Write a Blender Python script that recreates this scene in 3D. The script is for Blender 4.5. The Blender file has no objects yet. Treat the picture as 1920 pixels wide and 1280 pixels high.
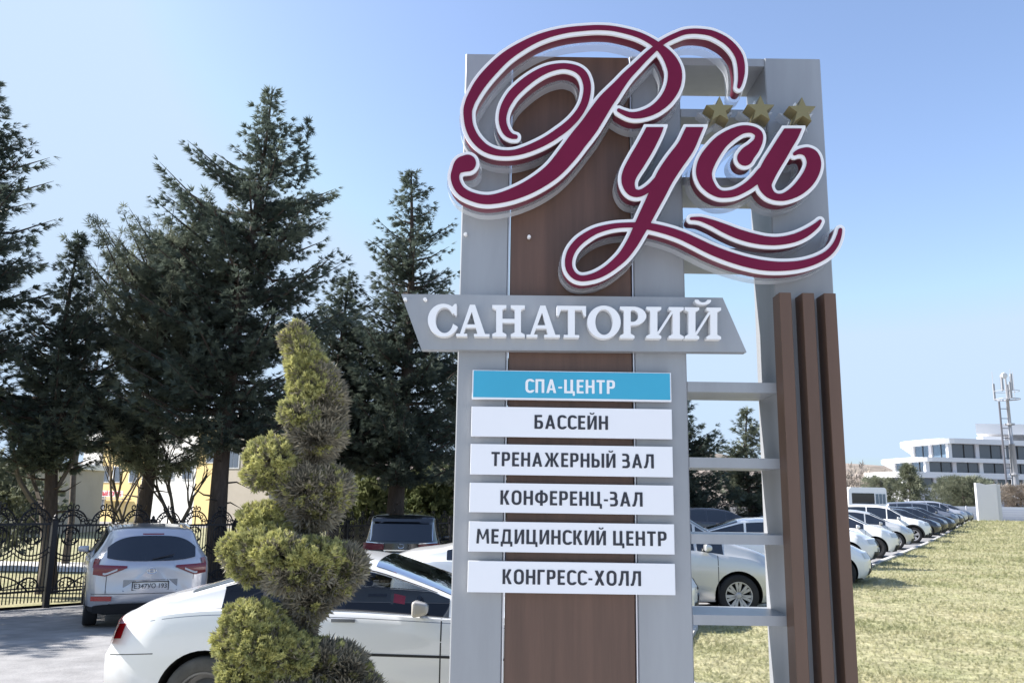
import bpy, math, random
import numpy as np
from math import sin, cos, pi, radians
from mathutils import Vector, Matrix

random.seed(7)
RNG = np.random.default_rng(11)
SC = bpy.context.scene
COL = SC.collection

# ------------------------------------------------------------------ camera
EYE = 1.8
FPX = 1570.0                      # focal length in photo pixels (1920 wide)
PITCH = math.atan(295 / FPX)
ROLL = radians(0.85)
cam_d = bpy.data.cameras.new("camera")
cam_d.sensor_width = 36.0
cam_d.lens = FPX / 1920 * 36.0
cam_d.clip_start = 0.1
cam_d.clip_end = 5000
cam = bpy.data.objects.new("camera", cam_d)
COL.objects.link(cam)
FW = Vector((0, cos(PITCH), sin(PITCH)))
_u = Vector((0, -sin(PITCH), cos(PITCH)))
_r = Vector((1, 0, 0))
RT = _r * cos(ROLL) + _u * sin(ROLL)
UP = _u * cos(ROLL) - _r * sin(ROLL)
m = Matrix((RT, UP, -FW)).transposed().to_4x4()
m.translation = Vector((0, 0, EYE))
cam.matrix_world = m
SC.camera = cam

# ------------------------------------------------------------------ light
SUN_AZ = radians(-81)             # from +Y (away from the camera) towards -X
SUN_EL = radians(39)
world = bpy.data.worlds.new("World")
SC.world = world
world.use_nodes = True
wn = world.node_tree
bg = wn.nodes["Background"]
sky = wn.nodes.new("ShaderNodeTexSky")
sky.sky_type = 'NISHITA'
sky.sun_disc = False
sky.sun_elevation = SUN_EL
sky.sun_rotation = SUN_AZ
sky.air_density = 1.0
sky.dust_density = 1.5
sky.ozone_density = 1.3
sky.altitude = 0
tint = wn.nodes.new("ShaderNodeMix"); tint.data_type = 'RGBA'; tint.blend_type = 'MULTIPLY'
tint.inputs[0].default_value = 1.0; tint.inputs[7].default_value = (0.99, 0.975, 1.03, 1)   # the camera's cool white balance
wn.links.new(sky.outputs[0], tint.inputs[6]); cap = wn.nodes.new("ShaderNodeMix"); cap.data_type = 'RGBA'; cap.blend_type = 'DARKEN'   # caps the sky's brightness per channel: no blown out horizon
cap.inputs[0].default_value = 1.0; cap.inputs[7].default_value = (2.30, 2.93, 3.75, 1)
wn.links.new(tint.outputs[2], cap.inputs[6]); wn.links.new(cap.outputs[2], bg.inputs[0])
bg.inputs[1].default_value = 0.12
sl = bpy.data.lights.new("sun", 'SUN')
sl.energy = 4.6
sl.angle = radians(0.5)
sl.color = (1.0, 0.955, 0.91)
sun = bpy.data.objects.new("sun", sl)
COL.objects.link(sun)
sd = Vector((sin(SUN_AZ) * cos(SUN_EL), cos(SUN_AZ) * cos(SUN_EL), sin(SUN_EL)))
sun.rotation_euler = sd.to_track_quat('Z', 'Y').to_euler()
SC.view_settings.view_transform = 'Standard'
SC.view_settings.look = 'None'
SC.view_settings.gamma = 1
SC.view_settings.use_curve_mapping = False
SC.view_settings.exposure = 1.2
SC.render.engine = 'CYCLES'
SC.cycles.max_bounces = 8
SC.cycles.transparent_max_bounces = 16
SC.cycles.sample_clamp_indirect = 6

# ------------------------------------------------------------------ measuring helpers
def ray(px, py):
    return FW + RT * ((px - 960) / FPX) + UP * ((640 - py) / FPX)
def at(px, py, Y):                # point of the plane y = Y seen at that photo pixel
    d = ray(px, py); t = Y / d.y
    return d.x * t, EYE + d.z * t
def S(t):
    t = max(0.0, min(1.0, t)); return t * t * (3 - 2 * t)
def gz(x, y):                     # the terrain
    u = -0.5 * (x + 1) + 0.866 * (y - 6.3)
    z = -0.045 * max(0.0, min(13.5, u - 4.5)) * S((5 - x) / 7)
    z += (0.1 * S((y - 12) / 10) + 0.4 * S((y - 35) / 35)) * S((x - 3) / 6)
    return z
def on_ground(px, py):
    d = ray(px, py); z = 0.0
    for _ in range(30):
        t = (z - EYE) / d.z
        z = gz(d.x * t, d.y * t)
    return d.x * t, d.y * t, z

# ------------------------------------------------------------------ object helpers
def link(o, parent=None):
    COL.objects.link(o)
    if parent is not None: o.parent = parent
    return o
def tag(o, label=None, cat=None, group=None, kind=None):
    if label: o['label'] = label
    if cat: o['category'] = cat
    if group: o['group'] = group
    if kind: o['kind'] = kind
    return o
def empty(name, loc=(0, 0, 0), rz=0, label=None, cat=None, group=None):
    o = bpy.data.objects.new(name, None)
    o.location = loc; o.rotation_euler = (0, 0, rz); o.empty_display_size = .3
    link(o)
    return tag(o, label, cat, group)
class MB:
    def __init__(s): s.v = []; s.f = []; s.mi = []
    def add(s, vs, fs, mi=0):
        b = len(s.v); s.v += [tuple(v) for v in vs]
        s.f += [tuple(i + b for i in f) for f in fs]; s.mi += [mi] * len(fs)
    def box(s, x0, x1, y0, y1, z0, z1, mi=0):
        vs = [(x, y, z) for z in (z0, z1) for y in (y0, y1) for x in (x0, x1)]
        s.add(vs, [(0, 2, 3, 1), (4, 5, 7, 6), (0, 1, 5, 4), (2, 6, 7, 3), (0, 4, 6, 2), (1, 3, 7, 5)], mi)
    def cbox(s, x0, x1, y0, y1, z0, z1, c=.004, mi=0):   # box with chamfered upright front edges
        p = [(x0 + c, y0), (x1 - c, y0), (x1, y0 + c), (x1, y1), (x0, y1), (x0, y0 + c)]
        s.prism(p, z0, z1, mi)
    def prism(s, poly, z0, z1, mi=0):       # poly in xy, counter-clockwise
        n = len(poly)
        vs = [(x, y, z0) for x, y in poly] + [(x, y, z1) for x, y in poly]
        fs = [tuple(range(n - 1, -1, -1)), tuple(range(n, 2 * n))]
        fs += [(i, (i + 1) % n, n + (i + 1) % n, n + i) for i in range(n)]
        s.add(vs, fs, mi)
    def prism_y(s, poly, y0, y1, mi=0):     # poly in xz, extruded along y
        n = len(poly)
        vs = [(x, y0, z) for x, z in poly] + [(x, y1, z) for x, z in poly]
        fs = [tuple(range(n)), tuple(range(2 * n - 1, n - 1, -1))]
        fs += [((i + 1) % n, i, n + i, n + (i + 1) % n) for i in range(n)]
        s.add(vs, fs, mi)
    def tube(s, pts, rad, n=6, mi=0, cap=True):
        pts = [Vector(p) for p in pts]
        if not hasattr(rad, '__len__'): rad = [rad] * len(pts)
        rings = []; up = None
        for i, p in enumerate(pts):
            a = pts[min(i + 1, len(pts) - 1)] - pts[max(i - 1, 0)]
            if a.length < 1e-9: a = Vector((0, 0, 1))
            a.normalize()
            if up is None:
                up = Vector((0, 0, 1)) if abs(a.z) < .9 else Vector((1, 0, 0))
            e1 = a.cross(up)
            if e1.length < 1e-6: e1 = a.cross(Vector((0, 1, 0)))
            e1.normalize(); e2 = a.cross(e1); up = -e2 if False else up
            rings.append([p + (e1 * cos(2 * pi * k / n) + e2 * sin(2 * pi * k / n)) * rad[i] for k in range(n)])
        vs = [v for r in rings for v in r]; fs = []
        for i in range(len(pts) - 1):
            for k in range(n):
                a = i * n + k; b = i * n + (k + 1) % n
                fs.append((a, b, b + n, a + n))
        if cap:
            fs.append(tuple(range(n))); fs.append(tuple((len(pts) - 1) * n + k for k in range(n - 1, -1, -1)))
        s.add(vs, fs, mi)
    def lathe(s, prof, n=24, axis='z', c=(0, 0, 0), mi=0):   # prof: (radius, height)
        vs = []
        for r, h in prof:
            for k in range(n):
                a = 2 * pi * k / n
                if axis == 'z': vs.append((c[0] + r * cos(a), c[1] + r * sin(a), c[2] + h))
                else: vs.append((c[0] + r * cos(a), c[1] + h, c[2] + r * sin(a)))
        fs = []
        for i in range(len(prof) - 1):
            for k in range(n):
                a = i * n + k; b = i * n + (k + 1) % n
                fs.append((a, b, b + n, a + n))
        s.add(vs, fs, mi)
    def build(s, name, mat, parent=None, smooth=False, kind=None):
        me = bpy.data.meshes.new(name)
        me.from_pydata(s.v, [], s.f)
        for mt in (mat if isinstance(mat, (list, tuple)) else [mat]): me.materials.append(mt)
        if any(s.mi): me.polygons.foreach_set('material_index', s.mi)
        if smooth: me.polygons.foreach_set('use_smooth', [True] * len(s.f))
        me.update()
        o = link(bpy.data.objects.new(name, me), parent)
        if kind: o['kind'] = kind
        return o
def fix_normals(o):
    import bmesh
    bm = bmesh.new(); bm.from_mesh(o.data)
    bmesh.ops.recalc_face_normals(bm, faces=bm.faces); bm.to_mesh(o.data); bm.free()
    return o
def smooth_by_angle(o, deg=35):
    o.data.polygons.foreach_set('use_smooth', [True] * len(o.data.polygons))
    o.data.update()
    try: o.data.set_sharp_from_angle(angle=radians(deg))
    except Exception: pass
    return o
def copy_tree(o, parent=None):
    c = o.copy(); COL.objects.link(c); c.parent = parent
    for ch in [q for q in o.children]: copy_tree(ch, c)
    return c

# ------------------------------------------------------------------ materials
def mat(name, col, rough=.5, metal=0., spec=.5, noise=0., nscale=4., stretch=None, bump=0., bscale=40., coat=0., alt=None, alt_lo=.45, alt_hi=.6, trans=0., dirt=None):
    mt = bpy.data.materials.new(name); mt.use_nodes = True
    nt = mt.node_tree; b = nt.nodes["Principled BSDF"]
    b.inputs["Base Color"].default_value = (*col, 1)
    b.inputs["Roughness"].default_value = rough
    b.inputs["Metallic"].default_value = metal
    b.inputs["Specular IOR Level"].default_value = spec
    b.inputs["Coat Weight"].default_value = coat
    b.inputs["Coat Roughness"].default_value = .04
    tc = nt.nodes.new("ShaderNodeTexCoord"); mp = nt.nodes.new("ShaderNodeMapping")
    nt.links.new(tc.outputs["Object"], mp.inputs[0])
    if stretch: mp.inputs["Scale"].default_value = stretch
    out = None
    if noise > 0 or alt:
        n = nt.nodes.new("ShaderNodeTexNoise"); n.inputs["Scale"].default_value = nscale
        n.inputs["Detail"].default_value = 8; n.inputs["Roughness"].default_value = .62
        nt.links.new(mp.outputs[0], n.inputs["Vector"])
        r = nt.nodes.new("ShaderNodeValToRGB")
        r.color_ramp.elements[0].position = alt_lo if alt else .3
        r.color_ramp.elements[1].position = alt_hi if alt else .7
        a = alt if alt else tuple(c * (1 - noise) for c in col)
        r.color_ramp.elements[0].color = (*a, 1)
        r.color_ramp.elements[1].color = (*(col if alt else tuple(min(1, c * (1 + noise)) for c in col)), 1)
        nt.links.new(n.outputs[0], r.inputs[0]); out = r.outputs[0]
        nt.links.new(out, b.inputs["Base Color"])
        if alt and noise > 0:
            n3 = nt.nodes.new("ShaderNodeTexNoise"); n3.inputs["Scale"].default_value = nscale * 9
            n3.inputs["Detail"].default_value = 6
            nt.links.new(mp.outputs[0], n3.inputs["Vector"])
            mr = nt.nodes.new("ShaderNodeMapRange"); mr.inputs[1].default_value = .3; mr.inputs[2].default_value = .7
            mr.inputs[3].default_value = 1 - noise; mr.inputs[4].default_value = 1 + noise
            nt.links.new(n3.outputs[0], mr.inputs[0])
            vm = nt.nodes.new("ShaderNodeVectorMath"); vm.operation = 'SCALE'
            nt.links.new(out, vm.inputs[0]); nt.links.new(mr.outputs[0], vm.inputs["Scale"])
            nt.links.new(vm.outputs[0], b.inputs["Base Color"])
    if bump > 0:
        n2 = nt.nodes.new("ShaderNodeTexNoise"); n2.inputs["Scale"].default_value = bscale
        n2.inputs["Detail"].default_value = 6
        nt.links.new(mp.outputs[0], n2.inputs["Vector"])
        bp = nt.nodes.new("ShaderNodeBump"); bp.inputs["Strength"].default_value = bump
        bp.inputs["Distance"].default_value = .02
        nt.links.new(n2.outputs[0], bp.inputs["Height"]); nt.links.new(bp.outputs[0], b.inputs["Normal"])
    if trans > 0:
        t = nt.nodes.new("ShaderNodeBsdfTranslucent"); mx = nt.nodes.new("ShaderNodeMixShader")
        mx.inputs[0].default_value = trans
        if out: nt.links.new(out, t.inputs[0])
        else: t.inputs[0].default_value = (*col, 1)
        nt.links.new(b.outputs[0], mx.inputs[1]); nt.links.new(t.outputs[0], mx.inputs[2])
        nt.links.new(mx.outputs[0], nt.nodes["Material Output"].inputs[0])
    return mt
def leafmat(name, c1, c2, trans=.3, scale=1.2):
    mt = bpy.data.materials.new(name); mt.use_nodes = True
    nt = mt.node_tree; b = nt.nodes["Principled BSDF"]
    b.inputs["Roughness"].default_value = .55; b.inputs["Specular IOR Level"].default_value = .25
    g = nt.nodes.new("ShaderNodeNewGeometry"); tc = nt.nodes.new("ShaderNodeTexCoord")
    n = nt.nodes.new("ShaderNodeTexNoise"); n.inputs["Scale"].default_value = scale; n.inputs["Detail"].default_value = 4
    nt.links.new(tc.outputs["Object"], n.inputs["Vector"])
    ad = nt.nodes.new("ShaderNodeMath"); ad.operation = 'MULTIPLY_ADD'; ad.inputs[1].default_value = .45
    nt.links.new(g.outputs["Random Per Island"], ad.inputs[0])
    m2 = nt.nodes.new("ShaderNodeMapRange"); m2.inputs[1].default_value = .35; m2.inputs[2].default_value = .65; m2.inputs[4].default_value = .55
    nt.links.new(n.outputs[0], m2.inputs[0]); nt.links.new(m2.outputs[0], ad.inputs[2])
    r = nt.nodes.new("ShaderNodeMix"); r.data_type = 'RGBA'
    r.inputs[6].default_value = (*c1, 1); r.inputs[7].default_value = (*c2, 1)
    nt.links.new(ad.outputs[0], r.inputs[0]); nt.links.new(r.outputs[2], b.inputs["Base Color"])
    t = nt.nodes.new("ShaderNodeBsdfTranslucent"); mx = nt.nodes.new("ShaderNodeMixShader")
    mx.inputs[0].default_value = trans
    nt.links.new(r.outputs[2], t.inputs[0])
    nt.links.new(b.outputs[0], mx.inputs[1]); nt.links.new(t.outputs[0], mx.inputs[2])
    nt.links.new(mx.outputs[0], nt.nodes["Material Output"].inputs[0])
    return mt
def clear_mat(name, tint=(.93, .95, .97), haze=.12):
    mt = bpy.data.materials.new(name); mt.use_nodes = True
    nt = mt.node_tree; b = nt.nodes["Principled BSDF"]
    b.inputs["Base Color"].default_value = (.85, .88, .92, 1); b.inputs["Roughness"].default_value = .15
    t = nt.nodes.new("ShaderNodeBsdfTransparent"); t.inputs[0].default_value = (*tint, 1)
    fr = nt.nodes.new("ShaderNodeLayerWeight"); fr.inputs[0].default_value = .45
    ma = nt.nodes.new("ShaderNodeMath"); ma.operation = 'MULTIPLY_ADD'; ma.inputs[1].default_value = .55; ma.inputs[2].default_value = haze
    nt.links.new(fr.outputs["Facing"], ma.inputs[0])
    mx = nt.nodes.new("ShaderNodeMixShader"); nt.links.new(ma.outputs[0], mx.inputs[0])
    nt.links.new(t.outputs[0], mx.inputs[1]); nt.links.new(b.outputs[0], mx.inputs[2])
    nt.links.new(mx.outputs[0], nt.nodes["Material Output"].inputs[0])
    return mt
def tinted_glass(name, tint, refl=.06):
    mt = bpy.data.materials.new(name); mt.use_nodes = True
    nt = mt.node_tree; nt.nodes.remove(nt.nodes["Principled BSDF"])
    t = nt.nodes.new("ShaderNodeBsdfTransparent"); t.inputs[0].default_value = (*tint, 1)
    g = nt.nodes.new("ShaderNodeBsdfGlossy"); g.inputs[1].default_value = .03
    fr = nt.nodes.new("ShaderNodeFresnel"); fr.inputs[0].default_value = 1.5
    mx = nt.nodes.new("ShaderNodeMixShader"); nt.links.new(fr.outputs[0], mx.inputs[0])
    nt.links.new(t.outputs[0], mx.inputs[1]); nt.links.new(g.outputs[0], mx.inputs[2])
    nt.links.new(mx.outputs[0], nt.nodes["Material Output"].inputs[0])
    return mt

M = {}
M['panel'] = mat('grey composite panel', (.32, .332, .35), .36, .15, .5, noise=.12, nscale=1.3, stretch=(2.5, 2.5, .35), bump=.03, bscale=7)
M['wood'] = mat('brown wood laminate', (.12, .066, .046), .42, 0, .5, noise=.22, nscale=3.2, stretch=(4, 4, .22), bump=.04, bscale=20)
M['fin'] = mat('brown painted fin', (.12, .068, .045), .5, 0, .5, noise=.15, nscale=2, stretch=(3, 3, .4))
M['white'] = mat('white sign plate', (.86, .86, .88), .3, 0, .5, noise=.01, nscale=2)
M['letterwhite'] = mat('white letter plastic', (.86, .86, .86), .35, 0, .5)
M['blue'] = mat('sky blue sign film', (.045, .38, .56), .3, 0, .5, noise=.04, nscale=2)
M['ink'] = mat('dark slate lettering', (.022, .024, .035), .5)
M['burgundy'] = mat('burgundy acrylic', (.155, .011, .042), .35, 0, .15, noise=.12, nscale=2.2)
M['burgside'] = mat('burgundy channel side', (.2, .03, .06), .35, .1, .5, trans=.2)
M['gold'] = mat('dull gold paint', (.25, .21, .1), .42, .35, .5)
M['clear'] = clear_mat('clear acrylic backing')
M['steel'] = mat('brushed steel', (.6, .6, .62), .3, .9)
M['lot'] = mat('light parking paving', (.30, .292, .285), .85, 0, .3, noise=.2, nscale=.35, alt=(.235, .232, .23), alt_lo=.4, alt_hi=.62, bump=.35, bscale=30)
M['kerb'] = mat('concrete kerb', (.52, .5, .47), .8, noise=.12, nscale=3, bump=.2)
M['lawn'] = mat('dry lawn soil and thatch', (.36, .33, .20), .95, 0, .1, noise=.38, nscale=.9, alt=(.28, .275, .15), alt_lo=.36, alt_hi=.64, bump=.9, bscale=22)
M['blade'] = leafmat('dry grass blades', (.21, .235, .10), (.53, .485, .31), .35, .9)
M['bark'] = mat('dark conifer bark', (.075, .058, .048), .9, 0, .2, noise=.3, nscale=6, stretch=(3, 3, .6), bump=.8, bscale=9)
M['bark2'] = mat('greyish bare bark', (.13, .11, .09), .9, 0, .2, noise=.25, nscale=8)
M['conifer'] = leafmat('dark conifer needles', (.055, .08, .07), (.165, .195, .15), .32, .7)
M['pine'] = leafmat('grey green pine needles', (.10, .125, .095), (.26, .285, .21), .3, .8)
M['farpine'] = leafmat('pale dusty pine needles', (.12, .14, .09), (.30, .31, .22), .3, .5)
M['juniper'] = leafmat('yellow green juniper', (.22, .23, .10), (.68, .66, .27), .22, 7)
M['twigshade'] = leafmat('inner juniper twigs', (.19, .175, .14), (.36, .33, .25), .12, 8)
M['bush'] = leafmat('lit hedge leaves', (.12, .15, .065), (.32, .34, .17), .35, 2)
M['baretwig'] = leafmat('bare twig mass', (.24, .20, .165), (.42, .37, .31), .1, .3)
M['iron'] = mat('black wrought iron', (.014, .014, .017), .5, .3)
M['tyre'] = mat('tyre rubber', (.03, .03, .032), .85, 0, .2, noise=.2, nscale=5)
M['tyredusty'] = mat('dusty tyre rubber', (.11, .105, .095), .9, 0, .2, noise=.25, nscale=7)
M['rim'] = mat('alloy rim', (.42, .42, .44), .35, .35)
M['rimdark'] = mat('dusty steel rim', (.2, .195, .19), .5, .5, noise=.2, nscale=9)
M['black'] = mat('black plastic', (.02, .02, .022), .55)
M['under'] = mat('dark underbody', (.012, .012, .012), .9)
M['glass'] = mat('dark car glass', (.012, .016, .024), .05, 0, .9)
M['glassmid'] = mat('grey side glass', (.05, .058, .07), .08, 0, .9, noise=.5, nscale=1.6)
M['glassgrey'] = mat('light sky-reflecting glass', (.16, .19, .22), .06, .2, .9)
M['cutglass'] = tinted_glass('tinted see-through glass', (.42, .46, .5))
M['trimgrey'] = mat('grey cabin trim', (.10, .10, .105), .8)
M['red'] = mat('red lamp lens', (.32, .012, .018), .15, 0, .8)
M['darkred'] = mat('dark red lamp lens', (.17, .01, .018), .12, 0, .8)
M['lampclear'] = mat('clear lamp lens', (.55, .57, .6), .25, 0, .8)
M['chrome'] = mat('chrome trim', (.75, .75, .77), .12, 1)
M['plate'] = mat('number plate white', (.75, .75, .74), .4)
M['p_white'] = mat('white car paint', (.87, .87, .86), .22, 0, .5, coat=.7, noise=.02, nscale=2)
def dusty(base):
    mt = base.copy(); mt.name = 'white car paint with road dust'; nt = mt.node_tree; b = nt.nodes["Principled BSDF"]
    tc = nt.nodes.new("ShaderNodeTexCoord"); sp_ = nt.nodes.new("ShaderNodeSeparateXYZ"); nt.links.new(tc.outputs["Object"], sp_.inputs[0])
    n = nt.nodes.new("ShaderNodeTexNoise"); n.inputs["Scale"].default_value = 3.5; n.inputs["Detail"].default_value = 7; nt.links.new(tc.outputs["Object"], n.inputs["Vector"])
    a = nt.nodes.new("ShaderNodeMath"); a.operation = 'MULTIPLY_ADD'; a.inputs[1].default_value = -.42; nt.links.new(n.outputs[0], a.inputs[0]); nt.links.new(sp_.outputs["Z"], a.inputs[2])
    mr = nt.nodes.new("ShaderNodeMapRange"); mr.inputs[1].default_value = .02; mr.inputs[2].default_value = .30; mr.inputs[3].default_value = .75; mr.inputs[4].default_value = .03
    nt.links.new(a.outputs[0], mr.inputs[0])
    mx = nt.nodes.new("ShaderNodeMix"); mx.data_type = 'RGBA'; mx.inputs[6].default_value = (.87, .87, .86, 1); mx.inputs[7].default_value = (.42, .37, .30, 1)
    nt.links.new(mr.outputs[0], mx.inputs[0]); nt.links.new(mx.outputs[2], b.inputs["Base Color"])
    return mt
M['p_dusty'] = dusty(M['p_white'])
M['p_silver'] = mat('silver car paint', (.50, .51, .55), .28, .45, .5, coat=.8)
M['p_pearl'] = mat('pale silver car paint', (.58, .585, .58), .25, .3, .5, coat=.8)
M['p_black'] = mat('black car paint', (.012, .012, .014), .15, .1, .5, coat=1)
M['p_dark'] = mat('dark blue grey car paint', (.035, .04, .052), .2, .3, .5, coat=1)
M['p_grey'] = mat('mid grey car paint', (.22, .235, .27), .25, .5, .5, coat=.8)
M['yellow'] = mat('yellow house plaster', (.82, .62, .28), .85, noise=.05, nscale=.5)
M['cream'] = mat('cream house plaster', (.84, .81, .75), .85, noise=.05, nscale=.5)
M['beige'] = mat('beige house plaster', (.42, .37, .30), .85, noise=.08, nscale=.6)
M['rooftile'] = mat('brown roof tiles', (.20, .125, .10), .8, noise=.2, nscale=4, bump=.4, bscale=12)
M['housepane'] = mat('house window pane', (.10, .12, .15), .08, 0, .9)
M['signred'] = mat('red shop lettering', (.62, .02, .06), .5)
M['slab'] = mat('white building slab', (.74, .74, .75), .6, noise=.02, nscale=.4)
M['wallgrey'] = mat('pale lilac wall', (.60, .60, .64), .7, noise=.03, nscale=.3)
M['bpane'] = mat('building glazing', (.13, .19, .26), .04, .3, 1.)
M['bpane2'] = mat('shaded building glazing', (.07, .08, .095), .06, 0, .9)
M['mastw'] = mat('galvanised mast', (.42, .42, .44), .5, .3)
M['hill'] = mat('brown wooded hillside', (.32, .27, .235), 1, 0, .1, noise=.25, nscale=.05, alt=(.22, .19, .16), bump=.5, bscale=.6)

# ================================================================== the ground
def grid_sheet(name, xs, ys, zf, mt, kind='structure'):
    v = [(x, y, zf(x, y)) for y in ys for x in xs]; nx = len(xs)
    f = [(j * nx + i, j * nx + i + 1, (j + 1) * nx + i + 1, (j + 1) * nx + i) for j in range(len(ys) - 1) for i in range(nx - 1)]
    b = MB(); b.add(v, f)
    o = b.build(name, mt, smooth=True); o['kind'] = kind
    return o
def spaced(a, b, n, p=2.2):
    return [math.copysign(abs(t) ** p, t) * (b if t > 0 else -a) for t in np.linspace(-1, 1, n)]
gx = sorted(set([round(v, 3) for v in spaced(-900, 900, 121)]))
gy = [-60, -30, -10] + [round(v, 3) for v in np.linspace(-4, 90, 80)] + [round(90 * 1.13 ** k, 1) for k in range(1, 22)]
ground = grid_sheet('parking_lot', gx, gy, gz, M['lot'])
ground['label'] = 'light grey paved parking lot'

FAR = on_ground(1818, 978)
EDGE = [(1.75, 6.0), (1.72, 9.4), (2.7, 12.6)]
e0 = on_ground(1590, 1085)
def edge_x(y):
    pts = EDGE + [(e0[0], e0[1]), (FAR[0], FAR[1])]
    if y <= pts[0][1]: return pts[0][0]
    for (xa, ya), (xb, yb) in zip(pts, pts[1:]):
        if y <= yb: return xa + (xb - xa) * (y - ya) / (yb - ya)
    return pts[-1][0]
LAWN_END = FAR[1] + 3
ys = [4.3, 5, 5.5, 6 - 1e-3] + list(np.linspace(6, LAWN_END, 70))
lb = MB(); nx = 34; rows = []
for y in ys:
    x0 = -14 if y < 6 else edge_x(y)
    rows.append([(x0 + (140 - x0) * (i / (nx - 1)) ** 2.0, y) for i in range(nx)])
lb.add([(x, y, gz(x, y) + .05) for r in rows for x, y in r],
       [(j * nx + i, j * nx + i + 1, (j + 1) * nx + i + 1, (j + 1) * nx + i) for j in range(len(rows) - 1) for i in range(nx - 1)])
lawn = lb.build('lawn', M['lawn'], smooth=True, kind='structure')
pv = MB(); pv.add([(x, y, .03) for x, y in ((-60, -30), (60, -30), (60, 4.25), (-60, 4.25))], [(0, 1, 2, 3)])  # unseen pale ground, added to bounce light onto the shaded sign
pave = pv.build('bounce_pavement', mat('pale concrete pavement', (.5, .49, .475), .85, 0, .3, noise=.08, nscale=2, bump=.2), kind='structure')
# kerb stones along the lawn
kpts = [(-14, 6.0), (1.75, 6.0), (1.72, 9.4), (2.7, 12.6), (e0[0], e0[1]), (FAR[0], FAR[1])]
kb = empty('kerb'); kb['kind'] = 'structure'
stone = None
def kerb_run(a, b, step):
    global stone
    a = Vector(a); b = Vector(b); L = (b - a).length; n = int(L / step); d = (b - a) / L
    for i in range(n):
        p = a + d * (i + .5) * step
        if p.y > 46: continue
        if stone is None:
            q = MB(); q.cbox(-.49, .49, -.07, .07, -.12, .11, .015)
            stone = q.build('kerb_stone', M['kerb'], kb); o = stone
        else:
            o = stone.copy(); link(o, kb)
        o.location = (p.x, p.y, gz(p.x, p.y)); o.rotation_euler = (0, 0, math.atan2(d.y, d.x)); o.scale = (step, 1, 1)
for a, b in zip(kpts[1:], kpts[2:]): kerb_run(a, b, 1.0)
kerb_run((-8, 6.0), (1.7, 6.0), 1.0)
fk = MB()
ya = 46.5
while ya < FAR[1] - .5:
    xa = edge_x(ya); yb = min(ya + 4, FAR[1]); xb = edge_x(yb)
    z = gz(xa, ya); z2 = gz(xb, yb)
    fk.add([(xa - .08, ya, z), (xa + .1, ya, z), (xb + .1, yb, z2), (xb - .08, yb, z2), (xa - .08, ya, z + .12), (xa + .1, ya, z + .12), (xb + .1, yb, z2 + .12), (xb - .08, yb, z2 + .12)],
           [(4, 5, 6, 7), (0, 4, 7, 3), (1, 2, 6, 5), (0, 1, 5, 4), (2, 3, 7, 6)])
    ya = yb
fk.build('far_kerb', M['kerb'], kb, kind='stuff')

# ------------------------------------------------------------------ scattering of leaf-sized faces
def rot_to(dirs, rolls):
    d = dirs / np.linalg.norm(dirs, axis=1, keepdims=True)
    ref = np.where(np.abs(d[:, 2:3]) < .9, np.array([[0, 0, 1.]]), np.array([[1., 0, 0]]))
    e1 = np.cross(ref, d); e1 /= np.linalg.norm(e1, axis=1, keepdims=True)
    e2 = np.cross(d, e1)
    c = np.cos(rolls)[:, None]; s_ = np.sin(rolls)[:, None]
    a = e1 * c + e2 * s_; b = -e1 * s_ + e2 * c
    return np.stack([a, d, b], axis=2)     # columns: x side, y forward, z normal
def scatter(name, P, D, roll, size, tv, tf, mt, parent=None, kind='stuff'):
    N = len(P); R = rot_to(D, roll)
    V = np.einsum('nij,kj->nki', R, tv) * size[:, None, None] + P[:, None, :]
    k = len(tv); nf = len(tf)
    F = (np.arange(N)[:, None, None] * k + np.array(tf)[None]).reshape(-1, 3)
    me = bpy.data.meshes.new(name)
    me.vertices.add(N * k); me.vertices.foreach_set('co', V.reshape(-1).astype(np.float32))
    me.loops.add(len(F) * 3); me.loops.foreach_set('vertex_index', F.reshape(-1).astype(np.int32))
    me.polygons.add(len(F)); me.polygons.foreach_set('loop_start', np.arange(0, len(F) * 3, 3, dtype=np.int32))
    me.update(calc_edges=True); me.materials.append(mt)
    o = link(bpy.data.objects.new(name, me), parent)
    if kind: o['kind'] = kind
    return o
def spray_template(n, L, w, spread, seed, droop=0.):
    r = random.Random(seed); v = []; f = []
    for i in range(n):
        a = (i / (n - 1) - .5) * 2 * spread if n > 1 else 0
        a += r.uniform(-.12, .12); e = r.uniform(-.35, .35)
        l = L * r.uniform(.65, 1.0) * (1 - .25 * abs(a) / max(spread, .01)); b = r.uniform(0, .35) * L
        dx, dy, dz = sin(a) * cos(e), cos(a) * cos(e), sin(e) - droop
        px, py = cos(a) * w, -sin(a) * w
        s0 = Vector((0, b, 0))
        k = len(v)
        v += [(s0.x - px * .5, s0.y - py * .5, 0), (s0.x + px * .5, s0.y + py * .5, 0), (s0.x + dx * l, s0.y + dy * l, dz * l)]
        f.append((k, k + 1, k + 2))
        v[-3] = (s0.x + dx * l * .4 - px, s0.y + dy * l * .4 - py, dz * l * .4)
        v[-2] = (s0.x + dx * l * .35 + px, s0.y + dy * l * .35 + py, dz * l * .35)
        v.append((s0.x * .6, s0.y * .6, 0)); f.append((k, k + 3, k + 1))
    return np.array(v, dtype=float), f

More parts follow.
